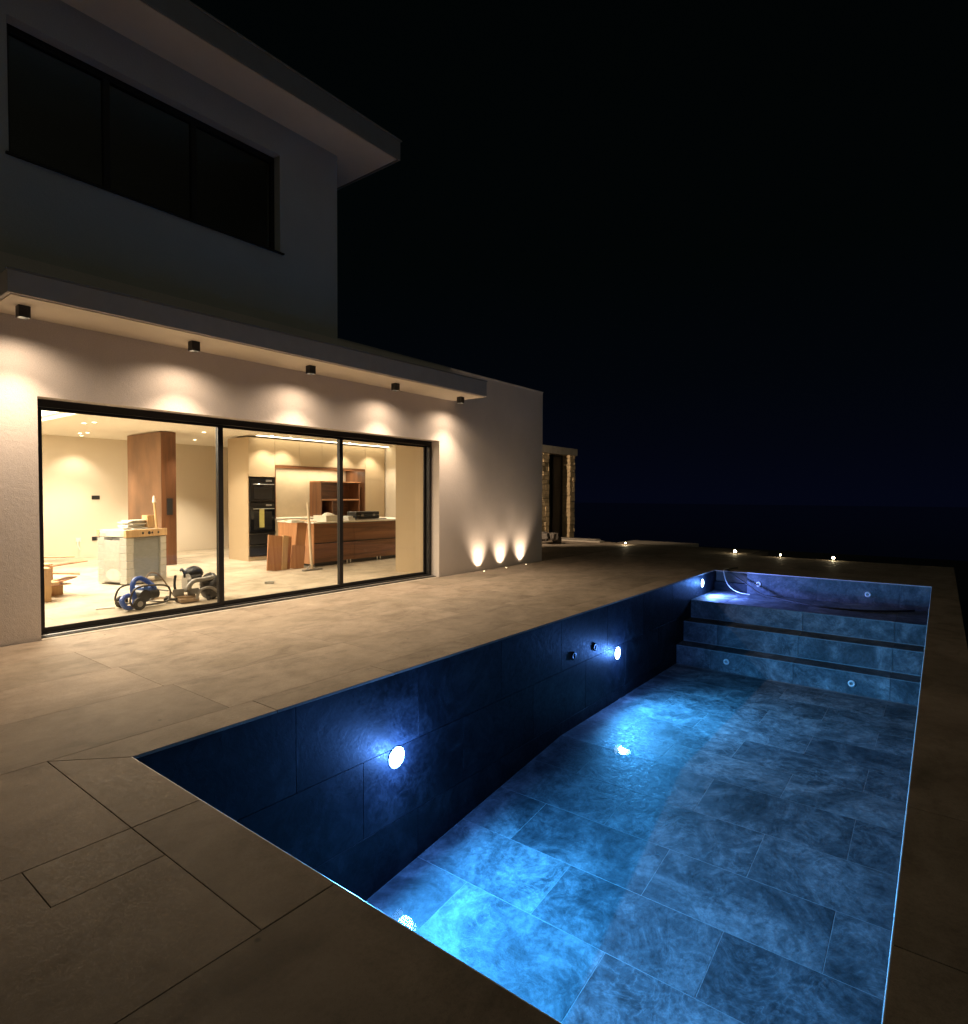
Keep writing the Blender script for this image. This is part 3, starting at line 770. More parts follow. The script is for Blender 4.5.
# ------------------------------------------------------------------ far outbuilding, kerbs
pav = thing('stone_pavilion', 'low outbuilding of honey stone pillars under a pale lintel beyond the house corner', 'outbuilding', (-11.4, 19, 0))
def stone_pillar(x0, x1, y0, y1, z1, seed):
    rr = random.Random(seed); b = MB(); z = 0
    while z < z1-0.02:
        h = min(rr.uniform(0.12, 0.22), z1-z)
        # course of uneven stones
        y = y0
        while y < y1-0.02:
            w = min(rr.uniform(0.18, 0.36), y1-y); d = rr.uniform(-0.012, 0.018)
            if y1-(y+w) < 0.08: w = y1-y
            x = x0
            while x < x1-0.02:
                v = min(rr.uniform(0.18, 0.36), x1-x)
                if x1-(x+v) < 0.08: v = x1-x
                e1 = rr.uniform(0, 0.02)
                b.box(x+0.004, x+v-0.004+(d if x+v >= x1-0.01 else 0), y+0.004-(e1 if y <= y0+0.01 else 0), y+w-0.004, z+0.004, z+h-0.004); x += v
            y += w
        z += h
    return b
stone_pillar(-11.85, -11.1, 17.1, 18.30, 3.10, 1).build('pillar', 'rubble', pav, bevel=0.012)
stone_pillar(-11.62, -11.1, 19.80, 20.17, 3.12, 2).build('pillar', 'rubble', pav, bevel=0.012)
b = MB(); b.box(-11.9, -11.06, 16.9, 20.28, 3.11, 3.37); b.build('lintel', 'kerb', pav, bevel=0.01)
b = MB(); b.box(-11.5, -11.42, 18.32, 19.78, 0.0, 3.09); b.build('dark_door', 'black', pav)
b = MB(); b.box(-11.41, -11.36, 18.32, 18.44, 0, 3.09); b.box(-11.41, -11.36, 18.95, 19.02, 0, 3.09); b.build('door_frame', 'frame', pav)
t = MB(); t.box(-11.9, -9.6, 18.95, 19.35, -0.3, 0.055, ); tag(t.build('kerb_stone', 'kerb', bevel=0.012), 'long pale kerb stone lying in front of the stone pillars', 'kerb')
t = MB(); t.box(-11.0, -9.2, 18.45, 18.85, -0.02, 0.05); tag(t.build('paving_slab', 'kerb', bevel=0.01), 'loose pale slab at the terrace edge nearer than the kerb stone', 'slab')
# dark bundle beside the house corner
b = MB()
rr = random.Random(3)
for k in range(9):
    c = Vector((-10.3+rr.uniform(-.25, .25), 16.9+rr.uniform(-.3, .3), 0.1+rr.uniform(0, .22)))
    q = Matrix.Translation(c) @ Matrix.Rotation(rr.uniform(0, 3), 4, 'Z') @ Matrix.Rotation(rr.uniform(-.5, .5), 4, 'X')
    b.box(-.14, .14, -.1, .1, -.09, .09, mat=q)
tag(b.build('rubble_heap', 'darkstone', bevel=0.02), 'low heap of broken stone on the terrace behind the house corner', 'rubble heap')
# pale lower slab beside the lone light
b = MB(); b.box(-8.9, -6.55, 18.95, 20.6, -0.2, -0.02); tag(b.build('stone_slab', 'kerb', bevel=0.01), 'pale stone landing lit at the far edge of the terrace', 'landing')

# ------------------------------------------------------------------ interior furniture
# fitted kitchen wall
kt = thing('kitchen_cabinets', 'floor to ceiling beige kitchen cupboards with a walnut lined niche', 'kitchen cupboards', (-13.5, 10, 0))
KX = -13.05
b = MB(); b.box(-13.95, KX-.02, 7.84, 7.86, 0.0, 2.96); b.build('side_panel', 'cab', kt)
b = MB()
b.box(-13.94, KX-.03, 7.862, 8.55, 0.0, 0.10); b.box(-13.94, KX-.03, 8.55, 12.2, 2.30, 2.955); b.box(-13.94, KX-.03, 7.862, 8.55, 2.02, 2.955)
b.box(-13.94, KX-.03, 11.452, 12.2, 0, 2.30); b.box(-13.94, -13.90, 8.55, 11.45, 0, 2.3); b.box(-13.90, KX-.6, 7.862, 8.55, 0.1, 2.02)
b.box(-13.90, -13.10, 8.55, 11.45, 0.0, 0.96)
b.build('carcass', 'cab', kt)
def door(y0, y1, z0, z1, mt='cab', nm='door'):
    b = MB(); b.box(KX-.028, KX, y0+.003, y1-.003, z0+.003, z1-.003); return b.build(nm, mt, kt, bevel=0.0015)
door(7.845, 8.55, 2.02, 2.96)
for a, c in ((8.55, 9.25), (9.25, 9.96), (9.96, 10.71), (10.71, 11.45)): door(a, c, 2.325, 2.96)
door(11.45, 12.2, 2.02, 2.96); door(11.45, 12.2, 0.1, 2.02)
for a, c in ((8.55, 9.35), (9.35, 10.15), (10.15, 10.85), (10.85, 11.45)): door(a, c, 0.1, 0.93)
b = MB(); b.box(-13.88, KX, 8.55, 11.45, 0.96, 1.0); b.build('worktop', 'paper', kt)
b = MB(); b.box(-13.89, -13.87, 8.56, 11.42, 1.0, 2.29); b.build('splashback', 'splash', kt)
b = MB(); b.box(-13.86, KX+.004, 8.55, 11.45, 2.295, 2.322); b.box(-13.86, KX+.004, 8.55, 8.572, 1.0, 2.295); b.box(-13.86, KX+.004, 11.42, 11.45, 1.0, 2.295)
b.build('niche_lining', 'walnutv', kt)
b = MB(); b.box(KX-.03, KX+.003, 8.573, 11.419, 2.25, 2.295); b.build('pelmet', 'walnut', kt)
nl = bpy.data.lights.new('niche_light', 'AREA'); nl.shape = 'RECTANGLE'; nl.size = 0.05; nl.size_y = 2.6; nl.energy = 34; nl.color = (1.0, .80, .52)
no_ = bpy.data.objects.new('niche_light', nl); COL.objects.link(no_); no_.parent = kt; no_.location = Vector((-13.585, 10.0, 2.28))-kt.location
# open shelf unit in the niche
sh = thing('shelf_unit', 'open walnut shelf unit standing in the kitchen niche', 'shelf', (-13.3, 10.5, 1.0))
for ya, yb in ((9.95, 9.99), (11.26, 11.30)):
    b = MB(); b.box(-13.55, -13.1, ya, yb, 1.0, 1.93); b.build('side', 'walnutv', sh)
b = MB(); b.box(-13.55, -13.1, 10.32, 10.35, 1.0, 1.435); b.build('divider', 'walnutv', sh)
b = MB(); b.box(-13.55, -13.08, 9.93, 11.31, 1.931, 1.96); b.box(-13.55, -13.1, 9.99, 11.26, 1.44, 1.475); b.build('shelf', 'walnutl', sh)
b = MB(); b.box(-13.58, -13.552, 9.95, 11.30, 1.0, 1.93); b.build('back', 'walnut', sh)

def oven(y0, y1, z0, z1, label, strip):
    t = thing('oven', label, 'oven', (KX, (y0+y1)/2, z0), group='black built in ovens')
    h = z1-z0; w = (y1-y0)/2
    b = MB(); b.box(-.55, 0.0, -w, w, 0, h); b.build('body', 'black', t, world=False)
    b = MB(); b.box(0.001, .022, -w+.004, w-.004, 0.01, h-.12); b.build('glass_door', 'blackgloss', t, world=False, bevel=0.002)
    b = MB(); b.box(0.001, .018, -w+.004, w-.004, h-.115, h-.004); b.build('control_panel', 'blackgloss', t, world=False)
    b = MB(); b.box(.019, .021, w-.25, w-.09, h-.085, h-.04); b.build('display', 'grey', t, world=False)
    b = MB(); b.cyl((.06, -w+.05, h-.15), (.06, w-.05, h-.15), .010); b.cyl((.02, -w+.09, h-.15), (.06, -w+.09, h-.15), .007); b.cyl((.02, w-.09, h-.15), (.06, w-.09, h-.15), .007)
    b.build('handle', 'steel', t, world=False)
    b = MB(); b.box(.0225, .0235, -w+.09, w-.09, .07, h-.22); b.build('window', 'frame', t, world=False)
    if strip:
        b = MB(); b.box(.024, .027, -.10, .03, .12, h-.16); b.build('sticker', 'sticker', t, world=False)
M['sticker'] = plain('yellow paper', (0.55, 0.50, 0.16), 0.7, var=0.15)
oven(7.875, 8.535, 1.42, 1.99, 'compact black oven built in above the larger oven', False)
oven(7.875, 8.535, 0.68, 1.40, 'larger black oven with a yellow sheet stuck on its door', True)
wd = thing('warming_drawer', 'black drawers with steel lips stacked under the ovens', 'drawers', (KX, 8.2, 0.1))
for z0, z1 in ((0.12, 0.38), (0.40, 0.66)):
    b = MB(); b.box(KX-.5, KX+.001, 7.875, 8.535, z0, z1-.02); d_ = b.build('drawer', 'black', wd)
    b = MB(); b.box(KX-.02, KX+.02, 7.875, 8.535, z1-.018, z1-.002); b.build('lip', 'steel', d_)

# island
isl = thing('kitchen_island', 'long walnut kitchen island with a pale top and metal feet', 'kitchen island', (-11.7, 9.5, 0))
IX0, IX1, IY0, IY1 = -12.25, -10.92, 8.10, 11.3
b = MB(); b.box(IX0+.08, IX1-.05, IY0+.05, IY1-.05, 0.02, 0.10); b.build('plinth', 'black', isl)
b = MB(); b.box(IX0+.02, IX1-.028, IY0+.022, IY1, 0.10, 0.955); b.build('carcass', 'black', isl)
b = MB(); b.box(IX0, IX1-.0, IY0, IY0+.02, 0.06, 0.955); b.build('end_panel', 'walnutl', isl)
for z0, z1 in ((0.09, 0.505), (0.53, 0.945)):
    for y0, y1 in ((IY0+.022, 9.25), (9.25, 10.45), (10.45, IY1)):
        b = MB(); b.box(IX1-.026, IX1+.0, y0+.002, y1-.002, z0, z1); b.build('drawer', 'walnut', isl, bevel=0.0015)
b = MB(); b.box(IX0-.02, IX1+.02, IY0-.02, IY1+.02, 0.957, 0.99); b.build('worktop', 'paper', isl)
for y in (9.02, 9.12, 9.95, 10.05):
    b = MB(); b.cyl((IX1+.01, y, 0.0), (IX1+.01, y, 0.10), 0.014, n=12); b.cyl((IX1+.01, y, 0.0), (IX1+.01, y, 0.012), 0.024, n=12); b.build('foot', 'steel', isl)

# things on the island
t = thing('open_carton', 'open white carton with crumpled packing on the island', 'carton', (-11.3, 8.75, 0.99), R(8))
b = MB(); 
for (xa, xb, ya, yb) in ((-.2, .2, -.22, -.21), (-.2, .2, .21, .22), (-.2, -.19, -.21, .21), (.19, .2, -.21, .21)): b.box(xa, xb, ya, yb, 0, .13)
b.box(-.19, .19, -.21, .21, 0.0, .01); b.build('box', 'paper', t, world=False)
b = MB(); n = 14; vs = []
for i in range(n):
    for j in range(n):
        u = -1+2*i/(n-1); v = -1+2*j/(n-1); rr2 = min(1, u*u*.9+v*v*.9)
        vs.append((u*.18, v*.24+.04, .06+.13*(1-rr2)+random.uniform(-.008, .008)))
b.add(vs, [(i*n+j, (i+1)*n+j, (i+1)*n+j+1, i*n+j+1) for i in range(n-1) for j in range(n-1)], True); b.build('packing', 'paper', t, world=False)
t = thing('tool_case', 'black hard tool case lying on the grey tray on the island', 'case', (-11.3, 9.85, 1.02), R(-6))
b = MB(); b.box(-.2, .2, -.34, .34, 0, .085); b.build('base', 'black', t, world=False, bevel=0.015)
b = MB(); b.box(-.2, .2, -.34, .34, .088, .17); b.build('lid', 'black', t, world=False, bevel=0.015)
for y in (-.2, .14):
    b = MB(); b.box(.2, .215, y, y+.06, .06, .11); b.build('latch', 'grey', t, world=False)
b = MB(); b.tube([(.2, -.09, .08), (.25, -.08, .08), (.25, .08, .08), (.2, .09, .08)], .012); b.build('handle', 'black', t, world=False)
b = MB(); b.box(-11.55, -11.0, 9.4, 10.35, 0.992, 1.012); b.box(-11.55, -11.0, 9.4, 9.42, 1.012, 1.022); b.box(-11.55, -11.0, 10.33, 10.35, 1.012, 1.022)
tag(b.build('tray', 'grey', bevel=0.003), 'flat grey metal tray under the black tool case on the island', 'tray')
b = MB(); b.box(-11.4, -11.05, 9.18, 9.38, 0.992, 1.05); b.box(-11.38, -11.1, 9.2, 9.36, 1.052, 1.09)
tag(b.build('carton', 'white', bevel=0.003), 'small white packets stacked on the island between carton and case', 'packets')
b = MB(); b.box(-12.1, -11.7, 8.15, 8.5, .992, 1.01); b.box(-11.6, -11.2, 8.12, 8.4, .992, 1.003)
tag(b.build('offcut', 'oak'), 'pale timber offcuts lying at the near end of the island', 'offcuts')

# leaning boards in front of the island
def leaning(name, y0, y1, h, x, lean, th, mt, label, rz=0.0, group=None):
    t = thing(name, label, 'board', (x, (y0+y1)/2, 0), rz, group)
    q = Matrix.Rotation(R(-8), 4, 'X') @ Matrix.Rotation(-lean*0.35, 4, 'Y')
    b = MB(); b.box(-th, 0, -(y1-y0)/2, (y1-y0)/2, 0.0, h, mat=q); b.build('panel', mt, t, world=False, bevel=0.0015)
    for o in t.children: o.location.z = math.sin(abs(lean))*th*0
    return t
gname = 'walnut boards leaning by the island'
leaning('wood_board', 6.98, 7.44, 0.74, -11.00, R(14), .022, 'walnutl', 'widest square walnut board at the front of the leaning stack', R(10), gname)
leaning('wood_board', 7.36, 7.50, 0.73, -11.02, R(13), .05, 'oak', 'narrow pale board beside the widest leaning board', R(6), gname)
leaning('wood_board', 7.44, 7.60, 0.71, -11.06, R(13), .03, 'walnutl', 'narrow walnut board between the pale board and the short board', R(5), gname)
leaning('wood_board', 7.55, 7.88, 0.50, -10.98, R(9), .022, 'walnutl', 'short walnut board leaning nearest the broom', R(-2), gname)
leaning('wood_board', 7.66, 7.90, 1.00, -11.04, R(5), .024, 'walnutl', 'tall narrow walnut board standing behind the short board', R(-2), gname)
b = MB(); b.box(-11.20, -11.0, 7.60, 7.93, 0.99, 1.02); b.box(-11.17, -11.02, 7.62, 7.82, 1.022, 1.05); tag(b.build('offcut', 'paper'), 'pale offcuts balanced on top of the tall narrow board', 'offcuts')
# squeegee / floor broom
t = thing('floor_broom', 'broom with a pale wooden handle standing in front of the island', 'broom', (-10.50, 7.74, 0))
b = MB(); b.box(-.05, .05, -.22, .24, 0.005, .035); b.build('head', 'grey', t, world=False, bevel=.006)
b = MB(); b.cyl((0, 0, .03), (-.03, -.07, 1.43), .030, .027); b.build('handle', 'palewood', t, world=False)
b = MB(); b.tube([(0, -.14, .03), (0, -.03, .12), (0, .03, .12), (0, .14, .03)], .010); b.build('brace', 'grey', t, world=False)

# walnut column
t = thing('walnut_column', 'square walnut clad column with a black control panel', 'column', (-14.9, 6.35, 0))
b = MB(); b.box(-15.47, -13.75, 6.155, 6.485, 0, 2.985); b.build('cladding', 'dullwood', t, bevel=.003)
b = MB(); b.box(-13.749, -13.744, 6.158, 6.482, 0, 2.98); b.build('front_veneer', 'walnutv', t)
b = MB(); b.box(-13.743, -13.72, 6.27, 6.39, 1.13, 1.50); b.build('control_panel', 'black', t)

# wrapped crate of slabs
t = thing('wrapped_crate', 'plastic wrapped crate of grey stone with a timber top beam', 'crate', (-11.2, 4.42, 0), R(17))
# local: +y along the long side, -x the depth
W, D, Hh = 0.82, 0.70, 0.965
b = MB(); b.box(-D+.08, -.04, .16, W-.12, .10, Hh-.14); b.build('stone_slabs', 'greystone', t, world=False)
for ya, yb in ((0, .30), (W-.13, W)):
    for xa, xb in ((-.16, 0), (-D, -D+.16)):
        b = MB(); 
        for k in range(6):
            j = random.uniform(-.004, .004)
            b.box(xa+j, xb+j*.5, ya+.0, yb - (0.0, .13, .16, .16, .15, .15)[k] * (ya == 0), .02+k*.135, .02+(k+1)*.135-.002)
        b.build('corner_post', 'card', t, world=False, bevel=.008)
b = MB(); b.box(-D+.01, -D+.05, .02, .28, .05, .8); b.box(-D+.16, -.16, .0, .03, .05, .78); b.build('side_board', 'card', t, world=False, bevel=.006)
b = MB(); b.box(-.05, .012, -.01, W+.01, Hh-.13, Hh); b.box(-D-.01, -D+.05, -.01, W+.01, Hh-.13, Hh); b.build('top_beam', 'oak', t, world=False, bevel=.006)
b = MB(); b.box(-D+.05, -.05, 0, .06, Hh-.12, Hh-.005); b.box(-D+.05, -.05, W-.06, W, Hh-.12, Hh-.005); b.box(-D+.05, -.05, .06, W-.06, Hh-.03, Hh-.004); b.build('top_board', 'card', t, world=False, bevel=.004)
for y, r_ in ((.32, .022), (.45, .03), (.51, .02), (.64, .022)):
    b = MB(); b.disc((.0135, y, Hh-.065), (1, 0, 0), r_, 12); b.build('stamp_mark', 'black', t, world=False)
b = MB(); n = 16; vs = []   # film over the front and the side, slightly slack
for i in range(n):
    for j in range(n):
        y = .14+(W-.26)*i/(n-1); z = .06+(Hh-.22)*j/(n-1)
        vs.append((-.002+.006*math.sin(y*7+z*3)+random.uniform(-.0015, .0015), y, z))
b.add(vs, [(i*n+j, (i+1)*n+j, (i+1)*n+j+1, i*n+j+1) for i in range(n-1) for j in range(n-1)], True); b.build('film', 'film', t, world=False)
b = MB(); vs = []
for i in range(n):
    for j in range(n):
        x = -D+.0+D*i/(n-1); z = .04+(Hh-.1)*j/(n-1)
        vs.append((x, -.012-.02*math.sin(z*9)*math.sin(x*5)+random.uniform(-.001, .001), z))
b.add(vs, [(i*n+j, (i+1)*n+j, (i+1)*n+j+1, i*n+j+1) for i in range(n-1) for j in range(n-1)], True); b.build('film', 'film', t, world=False)
Q = Matrix.Translation((-11.2, 4.42, 0)) @ Matrix.Rotation(R(17), 4, 'Z')
# trims stacked on the crate
t = thing('stacked_trims', 'loose stack of white trim strips on top of the wrapped crate', 'trim strips', Q @ Vector((-.30, .42, Hh)), R(30))
for k in range(6):
    j = random.uniform(-.03, .03)
    b = MB(); b.box(-.10+j, .10+j, -.24+j, .22-j*1.5, k*.028+.001, k*.028+.02); b.build('strip', 'white' if k % 2 == 0 else 'paper', t, world=False)
b = MB(); b.box(-.06, .06, -.09, .09, 0, .24)
o = b.build('timber_block', 'oak'); o.location = Q @ Vector((-.28, .68, Hh)); o.rotation_euler.z = R(25); tag(o, 'square timber block standing on the wrapped crate', 'block')
t = thing('stirring_stick', 'pale stick standing upright on the crate beside the timber block', 'stick', Q @ Vector((-.12, .72, Hh)))
b = MB(); b.cyl((0, 0, 0), (.02, -.05, .50), .024, .02); b.build('shaft', 'oak', t, world=False)
b = MB(); b.cyl((.02, -.05, .48), (.022, -.055, .60), .035, .012); b.build('tip', 'paper', t, world=False)

# blue hose machine
t = thing('pump_machine', 'wheeled blue pump in a tube frame with a thick blue hose', 'pump', (-8.95, 3.72, 0), R(12))
b = MB()
for x in (-.16, .16):
    b.tube([(x, -.24, .06), (x, -.27, .16), (x, -.18, .30), (x, .1, .31), (x, .30, .26), (x, .33, .12), (x, .26, .05), (x, 0, .045), (x, -.24, .06)], .013, n=8)
for y, z in ((-.25, .1), (.3, .2), (.2, .05)): b.cyl((-.16, y, z), (.16, y, z), .011, n=8)
b.build('frame', 'darkmetal', t, world=False)
for x in (-.19, .19):
    b = MB(); b.cyl((x-.02, -.16, .085), (x+.02, -.16, .085), .085, n=24); wb = b.build('wheel', 'rubber', t, world=False, bevel=.006)
    b = MB(); b.cyl((x-.024, -.16, .085), (x+.024, -.16, .085), .04, n=16); b.build('hub', 'grey', wb, world=False)
b = MB(); b.cyl((-.09, -.02, .17), (.12, -.02, .17), .085, n=24); b.cyl((.02, .05, .17), (.02, .22, .17), .07, n=20); b.build('motor', 'black', t, world=False, bevel=.008)
b = MB(); b.cyl((-.1, .0, .25), (.1, .0, .25), .05, n=18); b.box(-.06, .06, .08, .2, .2, .27); b.build('cover', 'bluep', t, world=False, bevel=.008)
b = MB(); b.tube([(.08, .15, .27), (0, .07, .37), (0, -.03, .41), (.03, -.13, .38), (.06, -.17, .27), (.08, -.15, .13), (.1, -.19, .05), (.13, -.27, .04), (.16, -.35, .08), (.15, -.38, .15), (.1, -.32, .19), (.05, -.22, .2)], .033, n=12)
b.build('hose', 'blue', t, world=False)
b = MB(); b.tube([(.0, .05, .32), (0, .12, .46), (.02, .24, .44), (.05, .34, .30), (.1, .40, .15), (.12, .5, .03), (.0, .6, .02)], .010, n=8); b.build('cable', 'brown', t, world=False)

# mitre saw
t = thing('mitre_saw', 'mitre saw with a tan base standing on the floor behind the door', 'saw', (-8.86, 4.30, 0), R(-8))
b = MB(); b.box(-.16, .16, -.12, .14, .02, .07); b.cyl((0, 0, .07), (0, 0, .10), .13, n=28); b.build('base', 'brown', t, world=False, bevel=.008)
b = MB(); b.box(-.03, -.0, -.17, -.02, .1, .20); b.box(-.03, 0, .03, .19, .1, .19); b.build('fence', 'grey', t, world=False, bevel=.004)
b = MB(); b.cyl((.0, .0, .26), (.0, .03, .26), .12, n=32); b.build('blade', 'steel', t, world=False)
b = MB(); b.cyl((0, -.015, .28), (0, .045, .28), .135, .135, n=24); b.build('guard', 'grey', t, world=False, bevel=.008)
b = MB(); b.cyl((-.02, .045, .33), (-.02, .22, .36), .065, .055, n=20); b.tube([(.05, -.03, .38), (.1, -.05, .44), (.06, -.07, .50), (-.02, -.06, .47)], .016); b.build('motor', 'black', t, world=False, bevel=.006)
b = MB(); b.tube([(-.05, -.1, .05), (-.07, -.13, .25), (-.06, -.12, .40)], .018); b.build('column', 'black', t, world=False)
# tool bag and power tool heap
def lump(b, c, rx, ry, rz, seed, n=18):
    rr = random.Random(seed); ph = [rr.uniform(0, 6) for _ in range(6)]; vs = []; fs = []
    for i in range(n//2+1):
        a = math.pi*i/(n//2)
        for j in range(n):
            t_ = 2*math.pi*j/n
            k = 1+.10*math.sin(3*t_+ph[0])*math.sin(a*2+ph[1])+.07*math.sin(5*t_+ph[2]+a*3)
            vs.append((c[0]+rx*k*math.sin(a)*math.cos(t_), c[1]+ry*k*math.sin(a)*math.sin(t_), max(0.002, c[2]+rz*k*math.cos(a))))
    for i in range(n//2):
        for j in range(n): fs.append((i*n+j, i*n+(j+1) % n, (i+1)*n+(j+1) % n, (i+1)*n+j))
    b.add(vs, fs, True)
t = thing('vacuum_cleaner', 'black workshop vacuum with a grey hose half hidden by the door stile', 'vacuum', (-8.85, 4.68, 0))
b = MB(); lump(b, (0, 0, .19), .17, .17, .19, 5); b.build('body', 'black', t, world=False)
b = MB(); lump(b, (-.08, -.22, .42), .11, .14, .09, 8); b.build('head', 'black', t, world=False)
b = MB(); b.tube([(.1, -.02, .34), (.14, -.18, .33), (.15, -.34, .32), (.13, -.42, .22)], .035, n=12); b.tube([(.14, .05, .1), (.18, -.1, .2), (.17, -.25, .18), (.15, -.3, .05)], .022); b.build('hose', 'grey', t, world=False)
for y in (-.1, .1):
    b = MB(); b.cyl((.12, y-.015, .04), (.12, y+.015, .04), .04, n=16); b.build('wheel', 'rubber', t, world=False)
# small drill on the floor between them
t = thing('cable_reel', 'thin brown cable coiled on the floor between pump and saw', 'cable', (-9.25, 4.12, 0))
b = MB(); b.tube([(.12*math.cos(a*.7)*(1+a*.03), .10*math.sin(a*.7)*(1+a*.03), .01+a*.0006) for a in range(0, 24)], .007, n=6, sub=3); b.build('coil', 'brown', t, world=False)

t = thing('hand_drill', 'black cordless drill lying on the floor between pump and saw', 'drill', (-9.02, 4.10, 0.03), R(60))
b = MB(); b.cyl((0, -.10, .03), (0, .08, .03), .032, n=16); b.cyl((0, .08, .03), (0, .13, .03), .018, .012, n=12); b.build('body', 'black', t, world=False)
b = MB(); b.cyl((0, -.05, .03), (.13, -.07, .02), .020, n=12); b.box(.12, .18, -.11, -.03, -.01, .05); b.build('grip', 'black', t, world=False, bevel=.006)
for k, (x, y, a_, l_, mt_, lb) in enumerate(((-9.35, 4.55, 20, .34, 'walnutl', 'narrow walnut offcut on the floor behind the saw'), (-9.2, 3.35, 70, .22, 'paper', 'scrap of white card on the floor left of the pump'),
        (-10.1, 5.3, -30, .30, 'oak', 'pale timber offcut on the floor right of the crate'), (-9.5, 6.1, 50, .16, 'card', 'small crumpled wrapper on the bare floor behind the middle pane'))):
    b = MB(); b.box(-l_/2, l_/2, -.03, .03, 0, .016 if k != 3 else .05)
    o = b.build('floor_scrap', mt_, bevel=.003); o.location = (x, y, 0.001); o.rotation_euler.z = R(a_); tag(o, lb, 'offcut')
# carton and boards at the left edge
t = thing('plywood_box', 'upright plywood box at the left jamb of the glass door', 'box', (-10.4, 3.03, 0))
b = MB(); b.box(-.3, 0.0, -.16, .05, 0.0, .50); b.build('side', 'oak', t, world=False, bevel=.003)
b = MB(); b.box(-.3, -.02, .052, .16, .24, .28); b.build('shelf', 'oak', t, world=False)
t = thing('board_pile', 'untidy pile of thin boards and offcuts beside the plywood box', 'boards', (-10.9, 3.5, 0))
for k, (a, l, w, z, rz_, tilt) in enumerate(((0, .75, .12, .50, .3, .05), (1, .5, .2, .33, -.3, -.1), (2, .45, .16, .26, .6, .1), (3, .6, .1, .60, .1, -.06), (4, .4, .25, .18, .2, 0))):
    b = MB(); q = Matrix.Translation((.0, .05-.05*k, z)) @ Matrix.Rotation(rz_, 4, 'Z') @ Matrix.Rotation(tilt, 4, 'X')
    b.box(-w/2, w/2, -l*.5, l*.22, 0, .014, mat=q); b.build('board', 'oak' if k % 2 else 'walnutl', t, world=False)
b = MB(); b.box(-.35, -.1, -.40, -.22, 0, .5); b.box(-.3, -.12, -.22, -.08, 0, .24); b.build('trestle', 'oak', t, world=False)

# interior ceiling downlights
dlc = [(-13.54, 4.60), (-13.20, 4.66), (-15.85, 5.30), (-15.58, 5.36), (-13.25, 6.88), (-12.70, 8.25), (-12.70, 8.75), (-12.70, 10.6), (-12.70, 11.6), (-10.2, 6.3), (-10.6, 11.7), (-9.6, 3.2), (-16.5, 5.55), (-15.3, 7.7), (-11.6, 7.2), (-14.6, 8.0+2.0)]
dlt = ['left one of the near pair of ceiling spots beside the bright panel', 'right one of the near pair of ceiling spots beside the bright panel', 'left one of the farther pair of small ceiling spots', 'right one of the farther pair of small ceiling spots',
       'small ceiling spot to the right of the walnut column', 'ceiling spot above the ovens, nearest the cupboard end', 'ceiling spot in front of the first upper cupboard door', 'ceiling spot in front of the middle upper cupboards',
       'ceiling spot at the far end of the upper cupboards', 'ceiling spot in the open floor inside the middle door pane', 'added ceiling spot that brightens the wall by the kitchen island passage', 'ceiling spot just inside the left door pane',
       'ceiling spot washing the bare back wall left of the column', 'added ceiling spot that brightens the back wall behind the column', 'ceiling spot in front of the near end of the island', 'ceiling spot hidden behind the cupboards']
first = None
for i, (x, y) in enumerate(dlc[:15]):
    t = thing('ceiling_spot', dlt[i], 'ceiling light', (x, y, 2.999), group='small round ceiling spots indoors')
    b = MB(); b.ring((0, 0, 0), (0, 0, -1), .04, .052, .006); b.build('rim', 'white', t, world=False)
    b = MB(); b.disc((0, 0, -.004), (0, 0, -1), .04); b.build('lens', 'lens_w', t, world=False)
    e = 150
    if i in (5, 6, 7, 8): e = 80
    if i == 12: e = 70
    if i == 11: e = 35
    if i == 13: e = 520  # added spot, put in to brighten the back wall beside the column
    if i == 10: e = 260  # added spot, put in to brighten the wall past the cupboards
    lamp('SPOT', t, (0, 0, -.02), e, (1.0, .83, .62), .03, 104, .6)
# broad room light of the big ceiling tray
ar = bpy.data.lights.new('tray_light', 'AREA'); ar.shape = 'RECTANGLE'; ar.size = 4.0; ar.size_y = 2.2; ar.energy = 500; ar.color = (1.0, .85, .66)
ao = bpy.data.objects.new('tray_light', ar); COL.objects.link(ao); ao.parent = house; ao.location = Vector((-12.1, 2.8, 3.06))-house.location

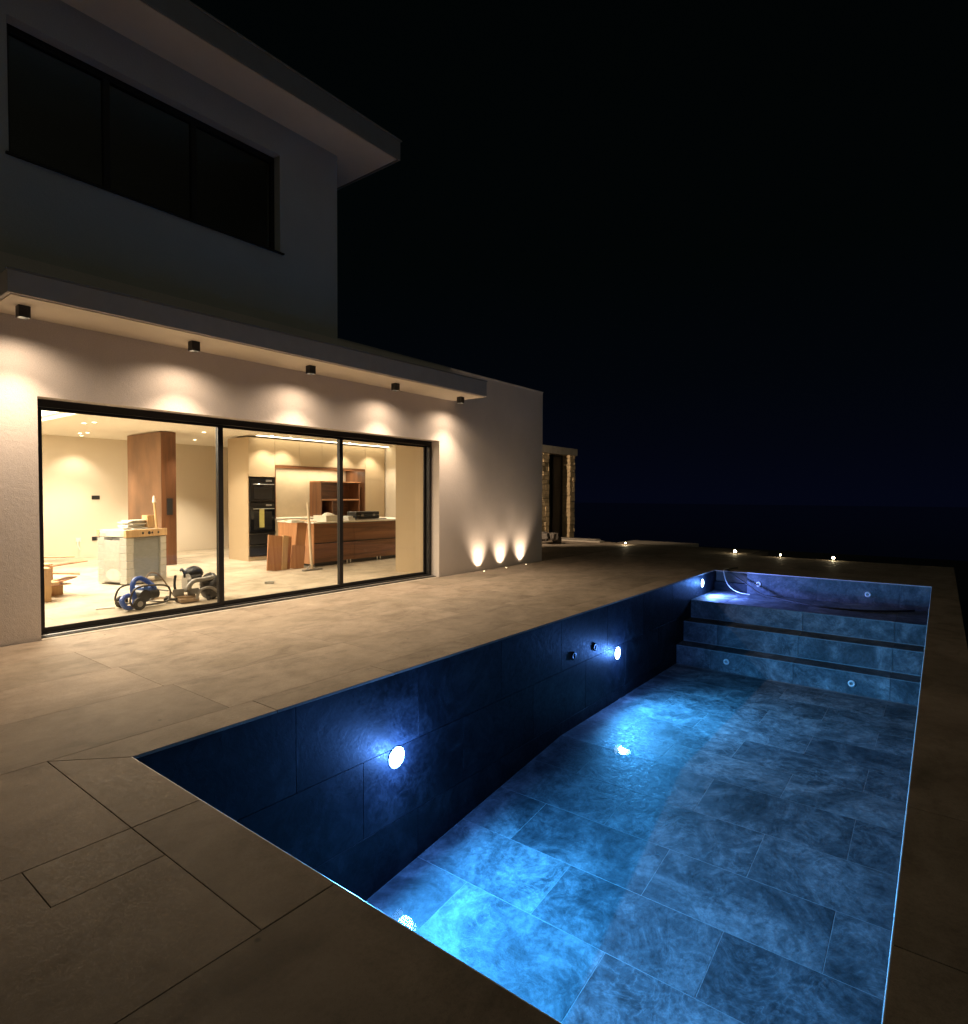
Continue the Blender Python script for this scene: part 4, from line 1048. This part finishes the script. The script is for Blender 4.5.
# ------------------------------------------------------------------ night sky
w = bpy.data.worlds.new('World'); sc.world = w; w.use_nodes = True
nt = w.node_tree
for n in list(nt.nodes): nt.nodes.remove(n)
out = nt.nodes.new('ShaderNodeOutputWorld'); bg = nt.nodes.new('ShaderNodeBackground')
tc = nt.nodes.new('ShaderNodeTexCoord'); sx = nt.nodes.new('ShaderNodeSeparateXYZ')
nt.links.new(tc.outputs['Generated'], sx.inputs[0])
c = ramp(nt, sx.outputs['Z'], [(0.0, (0.0009, 0.0015, 0.0055)), (0.08, (0.0008, 0.0013, 0.0038)), (0.18, (0.0006, 0.0012, 0.0024)), (0.35, (0.0005, 0.0011, 0.0012)), (1.0, (0.0004, 0.0008, 0.0008))])
# added fill glow in the unseen sky behind the camera, lifts the facade
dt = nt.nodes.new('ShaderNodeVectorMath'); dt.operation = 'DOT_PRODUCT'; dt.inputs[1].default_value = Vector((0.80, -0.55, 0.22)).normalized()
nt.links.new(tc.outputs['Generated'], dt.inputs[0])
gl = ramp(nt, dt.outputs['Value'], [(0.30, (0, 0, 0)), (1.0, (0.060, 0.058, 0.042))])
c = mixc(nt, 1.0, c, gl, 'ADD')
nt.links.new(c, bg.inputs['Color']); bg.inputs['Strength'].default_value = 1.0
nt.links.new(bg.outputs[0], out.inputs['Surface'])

# ------------------------------------------------------------------ camera
yaw, pitch, roll = R(37.479), R(-1.616), R(0.229)
f = Vector((-math.sin(yaw)*math.cos(pitch), math.cos(yaw)*math.cos(pitch), math.sin(pitch)))
r_ = Vector((math.cos(yaw), math.sin(yaw), 0)); u = r_.cross(f)
c_, s_ = math.cos(roll), math.sin(roll)
rr_ = c_*r_+s_*u; uu = -s_*r_+c_*u
cam = bpy.data.cameras.new('camera'); co = bpy.data.objects.new('camera', cam); COL.objects.link(co)
mt = Matrix((rr_, uu, -f)).transposed().to_4x4(); mt.translation = (0, 0, 1.6)
co.matrix_world = mt
cam.sensor_fit = 'HORIZONTAL'; cam.sensor_width = 36; cam.lens = 596.79/968*36
cam.clip_start = 0.05; cam.clip_end = 6000
sc.camera = co

# ------------------------------------------------------------------ render settings
sc.view_settings.view_transform = 'Standard'; sc.view_settings.look = 'None'
sc.view_settings.gamma = 1.0; sc.view_settings.exposure = 0.15; sc.view_settings.use_curve_mapping = False
cy = sc.cycles
cy.use_denoising = True
try: cy.denoiser = 'OPENIMAGEDENOISE'
except Exception: pass
cy.max_bounces = 8; cy.diffuse_bounces = 5; cy.glossy_bounces = 4; cy.transparent_max_bounces = 12; cy.transmission_bounces = 4
cy.caustics_reflective = False; cy.caustics_refractive = False
cy.sample_clamp_indirect = 4.0
cy.use_light_tree = True
